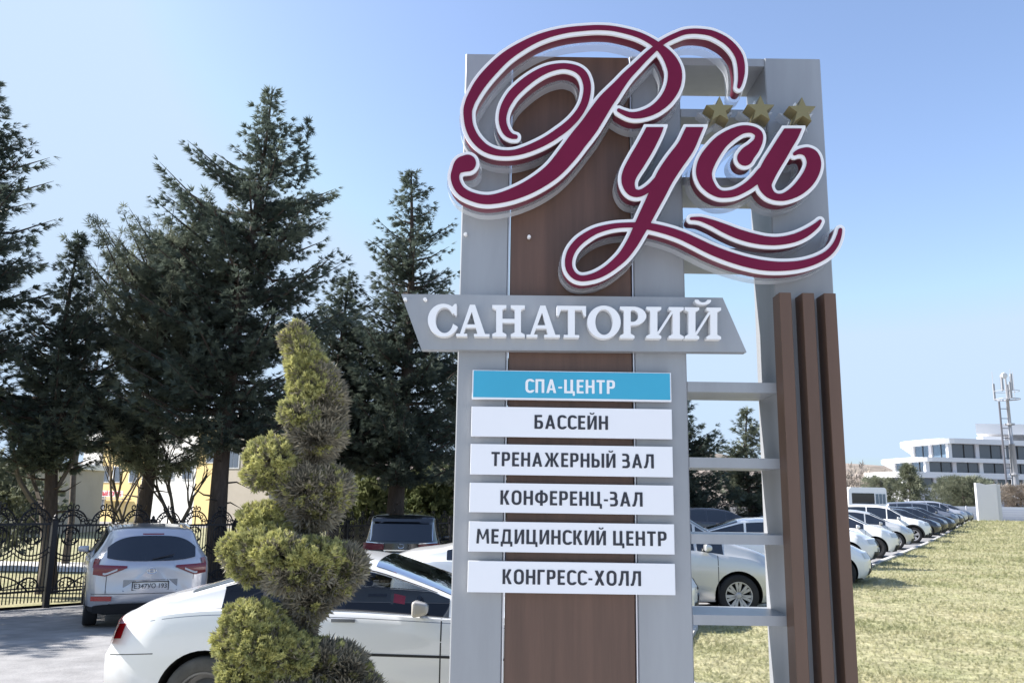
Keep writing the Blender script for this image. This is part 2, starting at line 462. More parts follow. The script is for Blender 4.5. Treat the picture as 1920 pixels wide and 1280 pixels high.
# ================================================================== the sign pylon
YP = 4.70                                  # front face of the pylon
pylon = empty('sign_pylon', (0.77, YP + .2, .05), 0, 'tall grey roadside sign pylon with burgundy script name, white serif word and six directory plates', 'sign')
P0 = Vector((0.77, YP + .2, .05))
def pyl(mb, name, mt, parent=None, smooth=False):
    """mesh given in world coordinates, stored relative to the pylon's base"""
    mb.v = [(x - P0.x, y - P0.y, z - P0.z) for x, y, z in mb.v]
    return mb.build(name, mt, parent or pylon, smooth)
UL, UWL, UWR, UR, UC, UCR = -.308, -.018, .686, .995, 1.515, 1.856
ZT = 4.462
DEP = .40
q = MB(); q.cbox(UL, UWL - .014, YP, YP + DEP, 0, ZT, .006); pyl(q, 'side_panel', M['panel'])
M['edge'] = mat('bright edge trim', (.62, .62, .66), .3, .6)
for u in (UWL - .011, UWR + .004):
    q = MB(); q.cbox(u, u + .007, YP - .004, YP + .05, 0, ZT, .001); pyl(q, 'edge_trim', M['edge'])
q = MB(); q.cbox(UWL, UWR, YP + .012, YP + DEP - .02, 0, ZT - .003, .003); pyl(q, 'wood_panel', M['wood'])
q = MB(); q.cbox(UWR + .014, UR, YP, YP + DEP, 0, ZT, .006); pyl(q, 'side_panel', M['panel'])
q = MB(); q.cbox(UC, UCR, YP, YP + DEP, 0, ZT, .006); pyl(q, 'column', M['panel'])
for zc, h in ((4.436, .05), (4.100, .052), (3.666, .05), (3.232, .05), (2.439, .058), (2.015, .056), (1.60, .052), (1.176, .052), (.752, .052), (.33, .05)):
    q = MB(); q.cbox(UR + .001, UC - .001, YP + .004, YP + DEP - .004, zc - h / 2, zc + h / 2, .003); pyl(q, 'shelf', M['panel'])
for u in (1.500, 1.630, 1.752):
    q = MB(); q.cbox(u, u + .066, YP - .125, YP - .001, 0, 2.962, .003); pyl(q, 'fin', M['fin'])
# board with the serif word
YB = YP - .075
c_ = [at(*p, YB) for p in ((752, 551), (1355, 558), (1400, 660), (790, 655))]
q = MB(); q.prism_y([c_[3], c_[2], c_[1], c_[0]], YB, YP - .002)
board = fix_normals(pyl(q, 'name_board', M['panel']))
# directory plates
YD = YP - .05
PLT = [(2.345, 2.508), (2.138, 2.303), (1.93, 2.096), (1.727, 1.885), (1.519, 1.678), (1.308, 1.47)]
TXT = [('СПА-ЦЕНТР', 985, 1153, 733), ('БАССЕЙН', 1002, 1140, 804), ('ТРЕНАЖЕРНЫЙ ЗАЛ', 921, 1226, 876), ('КОНФЕРЕНЦ-ЗАЛ', 938, 1205, 948), ('МЕДИЦИНСКИЙ ЦЕНТР', 893, 1250, 1021), ('КОНГРЕСС-ХОЛЛ', 942, 1202, 1098)]
CAPZ = .0768
def text_mesh(name, body, x0, x1, zb, y, mt, parent, cap=CAPZ, offset=.016, depth=.0015, origin=Vector((0, 0, 0))):
    c = bpy.data.curves.new(name, 'FONT'); c.body = body; c.resolution_u = 3
    o = bpy.data.objects.new(name, c); COL.objects.link(o)
    bpy.context.view_layer.update()
    me = bpy.data.meshes.new_from_object(o.evaluated_get(bpy.context.evaluated_depsgraph_get()))
    bpy.data.objects.remove(o); bpy.data.curves.remove(c)
    # bolder strokes: the outline repeated with small shifts, each copy a hair in front of the last
    import bmesh
    bm = bmesh.new()
    for k, (du, dv) in enumerate(((0, 0), (-1, -1), (1, -1), (1, 1), (-1, 1))):
        m2 = me.copy(); m2.transform(Matrix.Translation((du * offset * 1.5, dv * offset * .8, k * .001))); bm.from_mesh(m2); bpy.data.meshes.remove(m2)
    bm.to_mesh(me); bm.free()
    n = len(me.vertices); co = np.empty(n * 3, dtype=np.float32); me.vertices.foreach_get('co', co); co = co.reshape(-1, 3)
    capf = .735
    xmin, xmax = co[:, 0].min(), co[:, 0].max()
    X = x0 + (co[:, 0] - xmin) / (xmax - xmin) * (x1 - x0); Z = zb + co[:, 1] / capf * cap
    out = np.stack([X - origin.x, y - origin.y - co[:, 2] * .35, Z - origin.z], axis=1).astype(np.float32)
    me.vertices.foreach_set('co', out.reshape(-1)); me.materials.clear(); me.materials.append(mt); me.name = name; me.update()
    return link(bpy.data.objects.new(name, me), parent)
plates = []
for i, (z0, z1) in enumerate(PLT):
    q = MB(); q.cbox(-.219, .895, YD, YD + .032, z0, z1, .0015)
    plate = pyl(q, 'directory_plate', M['white'])
    plate['label'] = ('blue' if i == 0 else 'white') + ' directory plate reading ' + TXT[i][0]
    if i == 0:
        q = MB(); q.box(-.212, .888, YD - .003, YD - .0005, z0 + .01, z1 - .004); pyl(q, 'blue_film', M['blue'], plate)
    for bx0 in (-.1, .72):
        q = MB(); q.box(bx0, bx0 + .04, YD + .033, YP - .001, z0 + .04, z1 - .04); pyl(q, 'bracket', M['steel'], plate)
    plates.append(plate)
# little white lamps and screws
for (px, py) in ((873, 439), (992, 444), (760, 561), (797, 561)):
    y = YB if py > 500 else YP
    x, z = at(px, py, y - .02)
    q = MB(); q.lathe([(.0, -.03), (.009, -.03), (.011, -.02), (.011, 0), (.007, .001)], 10, 'y', (x, y - .001, z)); pyl(q, 'bolt_cap', M['letterwhite'])

# ---- implicit shapes -> outlines
def contour(F, xs, ys, level):
    G = F - level; G = np.where(np.abs(G) < 1e-6, 1e-6, G)
    ny, nx = G.shape; seg = {}
    ins = G < 0
    code = ins[:-1, :-1] * 1 + ins[:-1, 1:] * 2 + ins[1:, 1:] * 4 + ins[1:, :-1] * 8
    jj, ii = np.nonzero((code > 0) & (code < 15))
    pts = {}
    def ep(e):
        if e in pts: return e
        k, j, i = e
        if k == 0:
            a, b = G[j, i], G[j, i + 1]; t = a / (a - b); pts[e] = (xs[i] + t * (xs[i + 1] - xs[i]), ys[j])
        else:
            a, b = G[j, i], G[j + 1, i]; t = a / (a - b); pts[e] = (xs[i], ys[j] + t * (ys[j + 1] - ys[j]))
        return e
    tab = {1: [(3, 0)], 2: [(0, 1)], 3: [(3, 1)], 4: [(1, 2)], 5: [(3, 0), (1, 2)], 6: [(0, 2)], 7: [(3, 2)], 8: [(2, 3)], 9: [(2, 0)], 10: [(0, 1), (2, 3)], 11: [(2, 1)], 12: [(1, 3)], 13: [(1, 0)], 14: [(0, 3)]}
    for j, i in zip(jj.tolist(), ii.tolist()):
        ed = [(0, j, i), (1, j, i + 1), (0, j + 1, i), (1, j, i)]
        for a, b in tab[int(code[j, i])]:
            seg[ep(ed[a])] = ep(ed[b])
    loops = []
    while seg:
        s, n = next(iter(seg.items())); del seg[s]; lp = [s]
        while n != s and n in seg:
            lp.append(n); n2 = seg.pop(n); n = n2
        L = [pts[e] for e in lp]
        if len(L) > 6:
            out = [L[0]]
            for p in L[1:]:
                if math.hypot(p[0] - out[-1][0], p[1] - out[-1][1]) > (xs[1] - xs[0]) * .55: out.append(p)
            if len(out) > 5: loops.append(out)
    return loops
def extrude_loops(name, loops, y0, y1, mt, parent, origin):
    c = bpy.data.curves.new(name, 'CURVE'); c.dimensions = '2D'; c.fill_mode = 'BOTH'; c.extrude = abs(y1 - y0) / 2
    for lp in loops:
        sp = c.splines.new('POLY'); sp.points.add(len(lp) - 1)
        for p, (x, z) in zip(sp.points, lp): p.co = (x, z, 0, 1)
        sp.use_cyclic_u = True
    o = bpy.data.objects.new(name, c); COL.objects.link(o); bpy.context.view_layer.update()
    me = bpy.data.meshes.new_from_object(o.evaluated_get(bpy.context.evaluated_depsgraph_get()))
    bpy.data.objects.remove(o); bpy.data.curves.remove(c)
    n = len(me.vertices); co = np.empty(n * 3, dtype=np.float32); me.vertices.foreach_get('co', co); co = co.reshape(-1, 3)
    out = np.stack([co[:, 0] - origin.x, (y0 + y1) / 2 - co[:, 2] - origin.y, co[:, 1] - origin.z], axis=1).astype(np.float32)
    me.vertices.foreach_set('co', out.reshape(-1)); me.materials.clear(); me.materials.append(mt); me.name = name; me.update()
    return link(bpy.data.objects.new(name, me), parent)

# ---- burgundy script name: strokes measured as (x, y, half width)
STROKES = [
 [(877,306,15.5),(866,309,14),(857,318,9),(853,332,8),(857,347,8),(866,359,8),(882,368,8),(905,374,8.5),(929,373,9),(962,364,11),(999,347,13),(1035,322,15),(1063,291,17),(1085,262,17.5),(1104,238,17),(1120,214,16),(1135,192,14.5),(1148,176,12.5),(1161,160,10),(1176,142,8.2),(1192,126,7),(1214,104,6),(1231,89,5),(1239,82,4.8),(1252,74,4.5),(1267,67,4.5),(1283,61,4.5),(1300,59,4.6),(1318,60,4.8),(1334,63,5.2),(1350,70,5.8),(1364,79,6.2),(1376,91,6.6),(1385,105,7),(1389,120,7),(1390,135,6.4),(1389,148,5.2),(1387,158,4.2),(1385.5,163,3.4)],
 [(967,257,3.8),(958,255,5),(949,247,6.6),(943,232,7),(942.5,218,7.3),(946,203,7.8),(953,189,8.2),(963,175,8.4),(982,157,8.2),(1006,140,7.4),(1030,129,6.4),(1056,124.5,5.2),(1078,128.5,6),(1092,138,7),(1099,152,7.2),(1101,168,7),(1097,190,7),(1089,207,7),(1078,222,7.2),(1066,234,7.4),(1051,246,7.6),(1023.5,264,7.2),(991,279,6.5),(962,287,5.4),(934,286.5,5.8),(912,279,7),(897,267,7.8),(886,252,8),(879,233,7.8),(877,210,8.2),(880,196,8.8),(886,182,9.4),(901,157,10.4),(923,131,10.2),(951,105,9),(986,83,7.3),(1021,67.5,6),(1061,57.5,5),(1104,53,4.5),(1130,52.5,4.4),(1155,55,4.5),(1192,64,5),(1218,76,5.6),(1236,89,6.8),(1250,103,9.5),(1260,119,12),(1265.5,137,13.2),(1263,160,13.2),(1252,182,11.5),(1237,198,9.6),(1222,208,8.2),(1206,214,7),(1192,216.5,6),(1180,215.5,5),(1168,211,4),(1160,207,3.2)],
 [(1231,232,15),(1224,249,15.5),(1210,276,16),(1194,303,15.8),(1182,324,14.5),(1178,338,12.8),(1180,351,10.5),(1186,360,8),(1196,363,6.6),(1207,359.5,6.2),(1220,350,6),(1232,338,6.5)],
 [(1306,232,15),(1297,252,15.5),(1285,277,16.2),(1264,306,17),(1246,334,17),(1234,360,15.5),(1222,384,14.5),(1208,412,13.5),(1196,436,12),(1184,458,10.8),(1170,478,9.6),(1157,491,8.6),(1141,504,7.6),(1124,514,6.8),(1107,520,5.8),(1090,522,5.4),(1077,517,5.8),(1068,505,6.4),(1066,490,6.8),(1070,474,7.2),(1079,460,7.2),(1093,447,7),(1117,433,6),(1148,424.5,4.8),(1179,422,4.6),(1203,423,5.5),(1224,426,6.6),(1252,433,7.2),(1278,442,7.6),(1303,453.5,8.2),(1333,468,8.8),(1366,481,9.2),(1399,491,9.4),(1431.6,497.5,9.4),(1464,499.5,8.6),(1497,497,7.8),(1525.6,489.5,7),(1550,477,6.2),(1565,461,5.4),(1573,443,4.4),(1575.5,431,3.4)],
 [(1397,296,14.8),(1402,289,14),(1412,279,11.5),(1421,266,8.6),(1423,254,7.2),(1418,247,6.4),(1408,243,6.2),(1394,243,7.4),(1381,247.5,9),(1366,256,11),(1350.6,268,13),(1336,286,15),(1325,304,16),(1320,322,15),(1323,338,13),(1331,350.5,10.5),(1341,359.5,8),(1355,364.5,6.6),(1377,362,6.8),(1399,351,7.6),(1416,338,9),(1430,326,12)],
 [(1490,236,14.5),(1482,252,15.5),(1472,268,16),(1460,288,16.5),(1447,309,16.8),(1438,327,16),(1434,345,12.8),(1439,358,9.8),(1447,366,7.4),(1458,370,6.4),(1473,368.5,7.6),(1493,358,11),(1510,342,13.6),(1521,325,14),(1526,308,13.4),(1523,294,12.2),(1515,286,9),(1506,284,6.2),(1497,285,4.4),(1490,288.5,3.2)],
 [(1296,410,2.6),(1305,410,3.2),(1316,411.5,4.2),(1337.5,419,6),(1359,428.5,8),(1383.5,438.5,9),(1410,446.5,9),(1438,451.5,8),(1464,451.5,7.6),(1490.6,446,7.8),(1512.5,436,7.2),(1530,423.5,5.2),(1537.7,414.7,3)],
]
FLAT = {2: 239.0, 3: 239.0, 5: 241.5}      # strokes cut flat at the top
def catmull(pts, step=1.6):
    P = [np.array(p, float) for p in pts]; P = [2 * P[0] - P[1]] + P + [2 * P[-1] - P[-2]]; out = []
    for i in range(1, len(P) - 2):
        n = max(2, int(np.linalg.norm((P[i + 1] - P[i])[:2]) / step))
        for k in range(n):
            t = k / n
            out.append(.5 * ((2 * P[i]) + (-P[i - 1] + P[i + 1]) * t + (2 * P[i - 1] - 5 * P[i] + 4 * P[i + 1] - P[i + 2]) * t * t + (-P[i - 1] + 3 * P[i] - 3 * P[i + 1] + P[i + 2]) * t ** 3))
    out.append(P[-2]); return np.array(out)
GS = 1.25
lx = np.arange(825, 1602, GS); ly = np.arange(28, 552, GS)
field = np.full((len(ly), len(lx)), 60.0)
LXg, LYg = np.meshgrid(lx, ly)
for si, st in enumerate(STROKES):
    fs = np.full_like(field, 60.0)
    for x, y, r in catmull(st):
        R = r + 20
        i0 = max(0, int((x - R - lx[0]) / GS)); i1 = min(len(lx), int((x + R - lx[0]) / GS) + 2)
        j0 = max(0, int((y - R - ly[0]) / GS)); j1 = min(len(ly), int((y + R - ly[0]) / GS) + 2)
        d = np.hypot(LXg[j0:j1, i0:i1] - x, LYg[j0:j1, i0:i1] - y) - r
        fs[j0:j1, i0:i1] = np.minimum(fs[j0:j1, i0:i1], d)
    if si in FLAT: fs = np.maximum(fs, FLAT[si] - LYg)
    field = np.minimum(field, fs)
YL = YP - .19                              # face of the script
def to_plane(loops, Y): return [[at(px, py, Y) for px, py in lp] for lp in loops]
script = extrude_loops('script_name', to_plane(contour(field, lx, ly, 6.4), YL), YL + .004, YL + .02, M['letterwhite'], pylon, P0)
script['label'] = 'large burgundy script lettering with a white outline reading Русь'
extrude_loops('letter_face', to_plane(contour(field, lx, ly, 0.0), YL), YL - .004, YL + .003, M['burgundy'], script, P0)
extrude_loops('channel_side', to_plane(contour(field, lx, ly, 4.6), YL), YL + .021, YL + .105, M['burgside'], script, P0)
extrude_loops('clear_backing', to_plane(contour(field, lx, ly, 9.5), YL), YL + .106, YL + .185, M['clear'], script, P0)
# ---- gold stars
for (px, py) in ((1350, 205), (1427, 204), (1505, 207)):
    x, z = at(px, py, YP - .21); R1 = .082
    pts = []
    for k in range(10):
        a = pi / 2 + k * pi / 5; r = R1 if k % 2 == 0 else R1 * .42
        pts.append((x + r * cos(a), z + r * sin(a)))
    q = MB(); q.prism_y(pts, YP - .21, YP - .10); star = fix_normals(pyl(q, 'star', M['gold']))
    q = MB(); q.prism_y([((a - x) * 1.3 + x, (b - z) * 1.3 + z) for a, b in pts], YP - .099, YP - .01); fix_normals(pyl(q, 'clear_backing', M['clear'], star))
# ---- white serif word
def gl_box(x0, x1, y0, y1): return lambda X, Y: np.maximum(np.maximum(x0 - X, X - x1), np.maximum(y0 - Y, Y - y1))
def gl_poly(pts):
    ar = sum(pts[i][0] * pts[(i + 1) % len(pts)][1] - pts[(i + 1) % len(pts)][0] * pts[i][1] for i in range(len(pts)))
    pts = pts if ar > 0 else pts[::-1]
    def f(X, Y):
        r = np.full_like(X, -9.0); n = len(pts)
        for i in range(n):
            ax, ay = pts[i]; bx, by = pts[(i + 1) % n]; L = math.hypot(bx - ax, by - ay)
            r = np.maximum(r, ((by - ay) * (X - ax) - (bx - ax) * (Y - ay)) / L)   # counter-clockwise
        return r
    return f
def gl_ell(cx, cy, rx, ry): return lambda X, Y: (np.sqrt(((X - cx) / rx) ** 2 + ((Y - cy) / ry) ** 2) - 1) * min(rx, ry)
def gl_u(*fs): return lambda X, Y: np.minimum.reduce([f(X, Y) for f in fs])
def gl_sub(a, b): return lambda X, Y: np.maximum(a(X, Y), -b(X, Y))
def gl_and(a, b): return lambda X, Y: np.maximum(a(X, Y), b(X, Y))
def serif_stem(xc, w, y0=0, y1=1, s=.12, t=.085):
    return gl_u(gl_box(xc - w / 2, xc + w / 2, y0, y1), gl_poly([(xc - w / 2 - s, y0), (xc + w / 2 + s, y0), (xc + w / 2 + s, y0 + t), (xc + w / 2, y0 + t * 1.7), (xc - w / 2, y0 + t * 1.7), (xc - w / 2 - s, y0 + t)]),
                gl_poly([(xc - w / 2 - s, y1 - t), (xc - w / 2, y1 - t * 1.7), (xc + w / 2, y1 - t * 1.7), (xc + w / 2 + s, y1 - t), (xc + w / 2 + s, y1), (xc - w / 2 - s, y1)]))
def foot(x0, x1, t=.085): return gl_box(x0, x1, 0, t)
gA = gl_u(gl_sub(gl_u(gl_poly([(.10, .03), (.21, .03), (.56, 1.0), (.42, 1.0)]), gl_poly([(.42, 1.0), (.66, .03), (.90, .03), (.58, 1.0)])), gl_box(2, 3, 2, 3)), gl_box(.25, .72, .27, .38), foot(0, .34), foot(.54, 1.02))
gN = gl_u(serif_stem(.25, .2), serif_stem(.82, .2), gl_box(.3, .8, .44, .57))
gT = gl_u(gl_box(.36, .58, 0, 1), foot(.22, .72), gl_box(0, .94, .87, 1), gl_poly([(0, .68), (.07, .68), (.14, .88), (0, .88)]), gl_poly([(.80, .88), (.87, .68), (.94, .68), (.94, .88)]))
gO = gl_sub(gl_ell(.5, .5, .5, .52), gl_ell(.5, .5, .255, .40))
gC = gl_u(gl_sub(gl_sub(gl_ell(.5, .5, .5, .52), gl_ell(.53, .5, .28, .40)), gl_poly([(.62, .5), (1.3, .1), (1.3, .92), (.78, .70)])), gl_poly([(.80, .78), (.84, .66), (.92, .66), (.92, 1.02), (.86, 1.02), (.74, .9)]))
gR = gl_u(serif_stem(.27, .22), gl_and(gl_sub(gl_ell(.45, .705, .42, .295), gl_ell(.43, .705, .185, .185)), gl_box(.3, 2, -1, 2)))
gI = gl_u(serif_stem(.22, .19, s=.10), serif_stem(.80, .19, s=.10), gl_poly([(.28, .14), (.36, .14), (.74, .86), (.66, .86)]))
gJ = gl_u(gI, gl_and(gl_sub(gl_ell(.51, 1.21, .22, .13), gl_ell(.51, 1.27, .12, .11)), gl_box(0, 1, 0, 1.24)))
# ---- condensed bold sans for the directory plates
def rb(x0, x1, y0, y1, r):
    def f(X, Y):
        qx = np.abs(X - (x0 + x1) / 2) - (x1 - x0) / 2 + r; qy = np.abs(Y - (y0 + y1) / 2) - (y1 - y0) / 2 + r
        return np.hypot(np.maximum(qx, 0), np.maximum(qy, 0)) + np.minimum(np.maximum(qx, qy), 0) - r
    return f
B_ = gl_box; Pg = gl_poly; SW = .19; SH = .155
def mir(f, w): return lambda X, Y: f(w - X, Y)
ring_o = gl_sub(rb(0, .68, -.01, 1.01, .31), rb(SW, .68 - SW, SH - .01, 1.01 - SH, .15))
bowl = lambda x1, y0, y1: gl_and(gl_sub(rb(0, x1, y0, y1, .22), rb(.0, x1 - SW, y0 + SH * .92, y1 - SH * .92, .10)), B_(.1, 2, -1, 2))
stem = B_(0, SW, 0, 1)
gI_ = gl_u(stem, B_(.47, .66, 0, 1), Pg([(.12, .10), (.22, .04), (.54, .90), (.44, .96)]))
breve = gl_and(gl_sub(gl_ell(.33, 1.20, .17, .12), gl_ell(.33, 1.25, .09, .09)), B_(0, 1, 0, 1.22))
a_left = Pg([(0, 0), (.195, 0), (.44, 1), (.265, 1)])
sans = {
 'А': (.72, gl_u(a_left, mir(a_left, .72), B_(.14, .58, .21, .345))),
 'Б': (.60, gl_u(stem, B_(0, .53, 1 - SH, 1), bowl(.60, 0, .60))),
 'Г': (.50, gl_u(stem, B_(0, .50, 1 - SH, 1))),
 'Д': (.80, gl_u(B_(0, .80, 0, .15), B_(0, .15, -.18, .1), B_(.65, .80, -.18, .1), Pg([(.08, .1), (.25, .1), (.32, 1), (.17, 1)]), B_(.50, .68, 0, 1), B_(.18, .68, 1 - SH, 1))),
 'Е': (.50, gl_u(stem, B_(0, .50, 1 - SH, 1), B_(0, .46, .44, .585), B_(0, .50, 0, SH))),
 'Ж': (1.06, gl_u(B_(.44, .62, 0, 1), *[g for sgn in (0, 1) for g in ((lambda h: (h if not sgn else mir(h, 1.06)))(gl_u(Pg([(.02, 1), (.22, 1), (.46, .50), (.33, .46)]), Pg([(0, 0), (.21, 0), (.47, .54), (.33, .60)]))),)])),
 'З': (.54, gl_u(gl_and(gl_sub(rb(-.2, .49, .45, 1.01, .22), rb(-.3, .30, .59, .865, .10)), B_(0, 2, .45, 2)), gl_and(gl_sub(rb(-.2, .54, -.01, .57, .24), rb(-.3, .35, .14, .44, .12)), B_(0, 2, -1, 2)))),
 'И': (.66, gI_), 'Й': (.66, gl_u(gI_, breve)),
 'К': (.63, gl_u(stem, Pg([(.17, .44), (.36, .46), (.61, 1), (.40, 1)]), Pg([(.42, 0), (.64, 0), (.36, .58), (.22, .50)]))),
 'Л': (.69, gl_u(Pg([(-.02, 0), (-.02, .15), (.16, .13), (.10, 0)]), Pg([(.02, .02), (.14, .55), (.32, .5), (.20, .05), (.10, 0)]), Pg([(.13, .45), (.32, .45), (.34, 1), (.17, 1)]), B_(.50, .69, 0, 1), B_(.16, .69, 1 - SH, 1))),
 'М': (.88, gl_u(Pg([(0, 0), (.17, 0), (.23, 1), (.06, 1)]), Pg([(.71, 0), (.88, 0), (.82, 1), (.65, 1)]), Pg([(.07, 1), (.23, 1), (.49, .28), (.39, .28)]), Pg([(.65, 1), (.81, 1), (.49, .28), (.39, .28)]))),
 'Н': (.64, gl_u(stem, B_(.45, .64, 0, 1), B_(.1, .5, .43, .58))),
 'О': (.68, ring_o),
 'П': (.64, gl_u(stem, B_(.45, .64, 0, 1), B_(0, .64, 1 - SH, 1))),
 'Р': (.59, gl_u(stem, bowl(.59, .38, 1.0))),
 'С': (.58, gl_sub(ring_o, B_(.42, 1, .20, .80))),
 'Т': (.60, gl_u(B_(.205, .395, 0, 1), B_(0, .60, 1 - SH, 1))),
 'Ф': (.88, gl_u(B_(.345, .535, -.04, 1.04), gl_sub(rb(0, .88, .15, .88, .30), rb(SW, .88 - SW, .28, .75, .17)))),
 'Х': (.68, gl_u(Pg([(0, 0), (.21, 0), (.67, 1), (.46, 1)]), Pg([(.47, 0), (.68, 0), (.22, 1), (.01, 1)]))),
 'Ц': (.76, gl_u(stem, B_(.45, .64, 0, 1), B_(0, .76, 0, SH), B_(.62, .77, -.18, .1))),
 'Ы': (.90, gl_u(stem, bowl(.58, 0, .60), B_(.71, .90, 0, 1))),
 '-': (.28, B_(0, .28, .34, .47)), ' ': (.20, None)}
def sans_word(word):
    gap = .145; x = 0; loops = []
    for ch in word:
        w, g = sans[ch]
        if g is not None:
            ux = np.arange(-.1, w + .12, .02); uy = np.arange(-.26, 1.32, .02)
            X, Y_ = np.meshgrid(ux, uy)
            loops += [[(x + a, b) for a, b in l] for l in contour(g(X, Y_), ux, uy, 0.0)]
        x += w + gap
    return loops, x - gap
for i, (z0, z1) in enumerate(PLT):
    body_, a0, a1, yb = TXT[i]; lp, W_ = sans_word(body_)
    ya = YD - (.0045 if i == 0 else .0012)
    x0 = at(a0, yb, YD)[0]; x1 = at(a1, yb, YD)[0]; zb_ = (z0 + z1) / 2 - CAPZ * .5 + (-.004 if i == 0 else .002)
    extrude_loops('lettering', [[(x0 + u / W_ * (x1 - x0), zb_ + v * CAPZ) for u, v in l] for l in lp], ya - .001, ya + .001, M['letterwhite'] if i == 0 else M['ink'], plates[i], P0)
WORD = [(gC, 802, 861, 1.0), (gA, 855, 918, 1.02), (gN, 921, 986, 1.07), (gA, 987, 1050, 1.02), (gT, 1044, 1099, .94), (gO, 1101, 1164, 1.0), (gR, 1160, 1212, .87), (gI, 1210, 1284, 1.02), (gJ, 1282, 1354, 1.02)]
YW = YB - .055
for g, xa, xb, w in WORD:
    ux = np.linspace(-.12, 1.2, 150); uy = np.linspace(-.12, 1.45, 170)
    X, Y_ = np.meshgrid(ux, uy)
    lp = contour(g(X, Y_), ux, uy, -.002)
    base = 629.5 + (xa - 800) * .0118; capp = 59.5
    loops = [[at(xa + u / w * (xb - xa), base - v * capp + (xa + u / w * (xb - xa) - xa) * .0118, YW) for u, v in l] for l in lp]
    o = extrude_loops('serif_letter', loops, YW, YB - .001, M['letterwhite'], board, P0)
    bv = o.modifiers.new('b', 'BEVEL'); bv.width = .004; bv.segments = 2; bv.limit_method = 'ANGLE'; bv.angle_limit = radians(50)

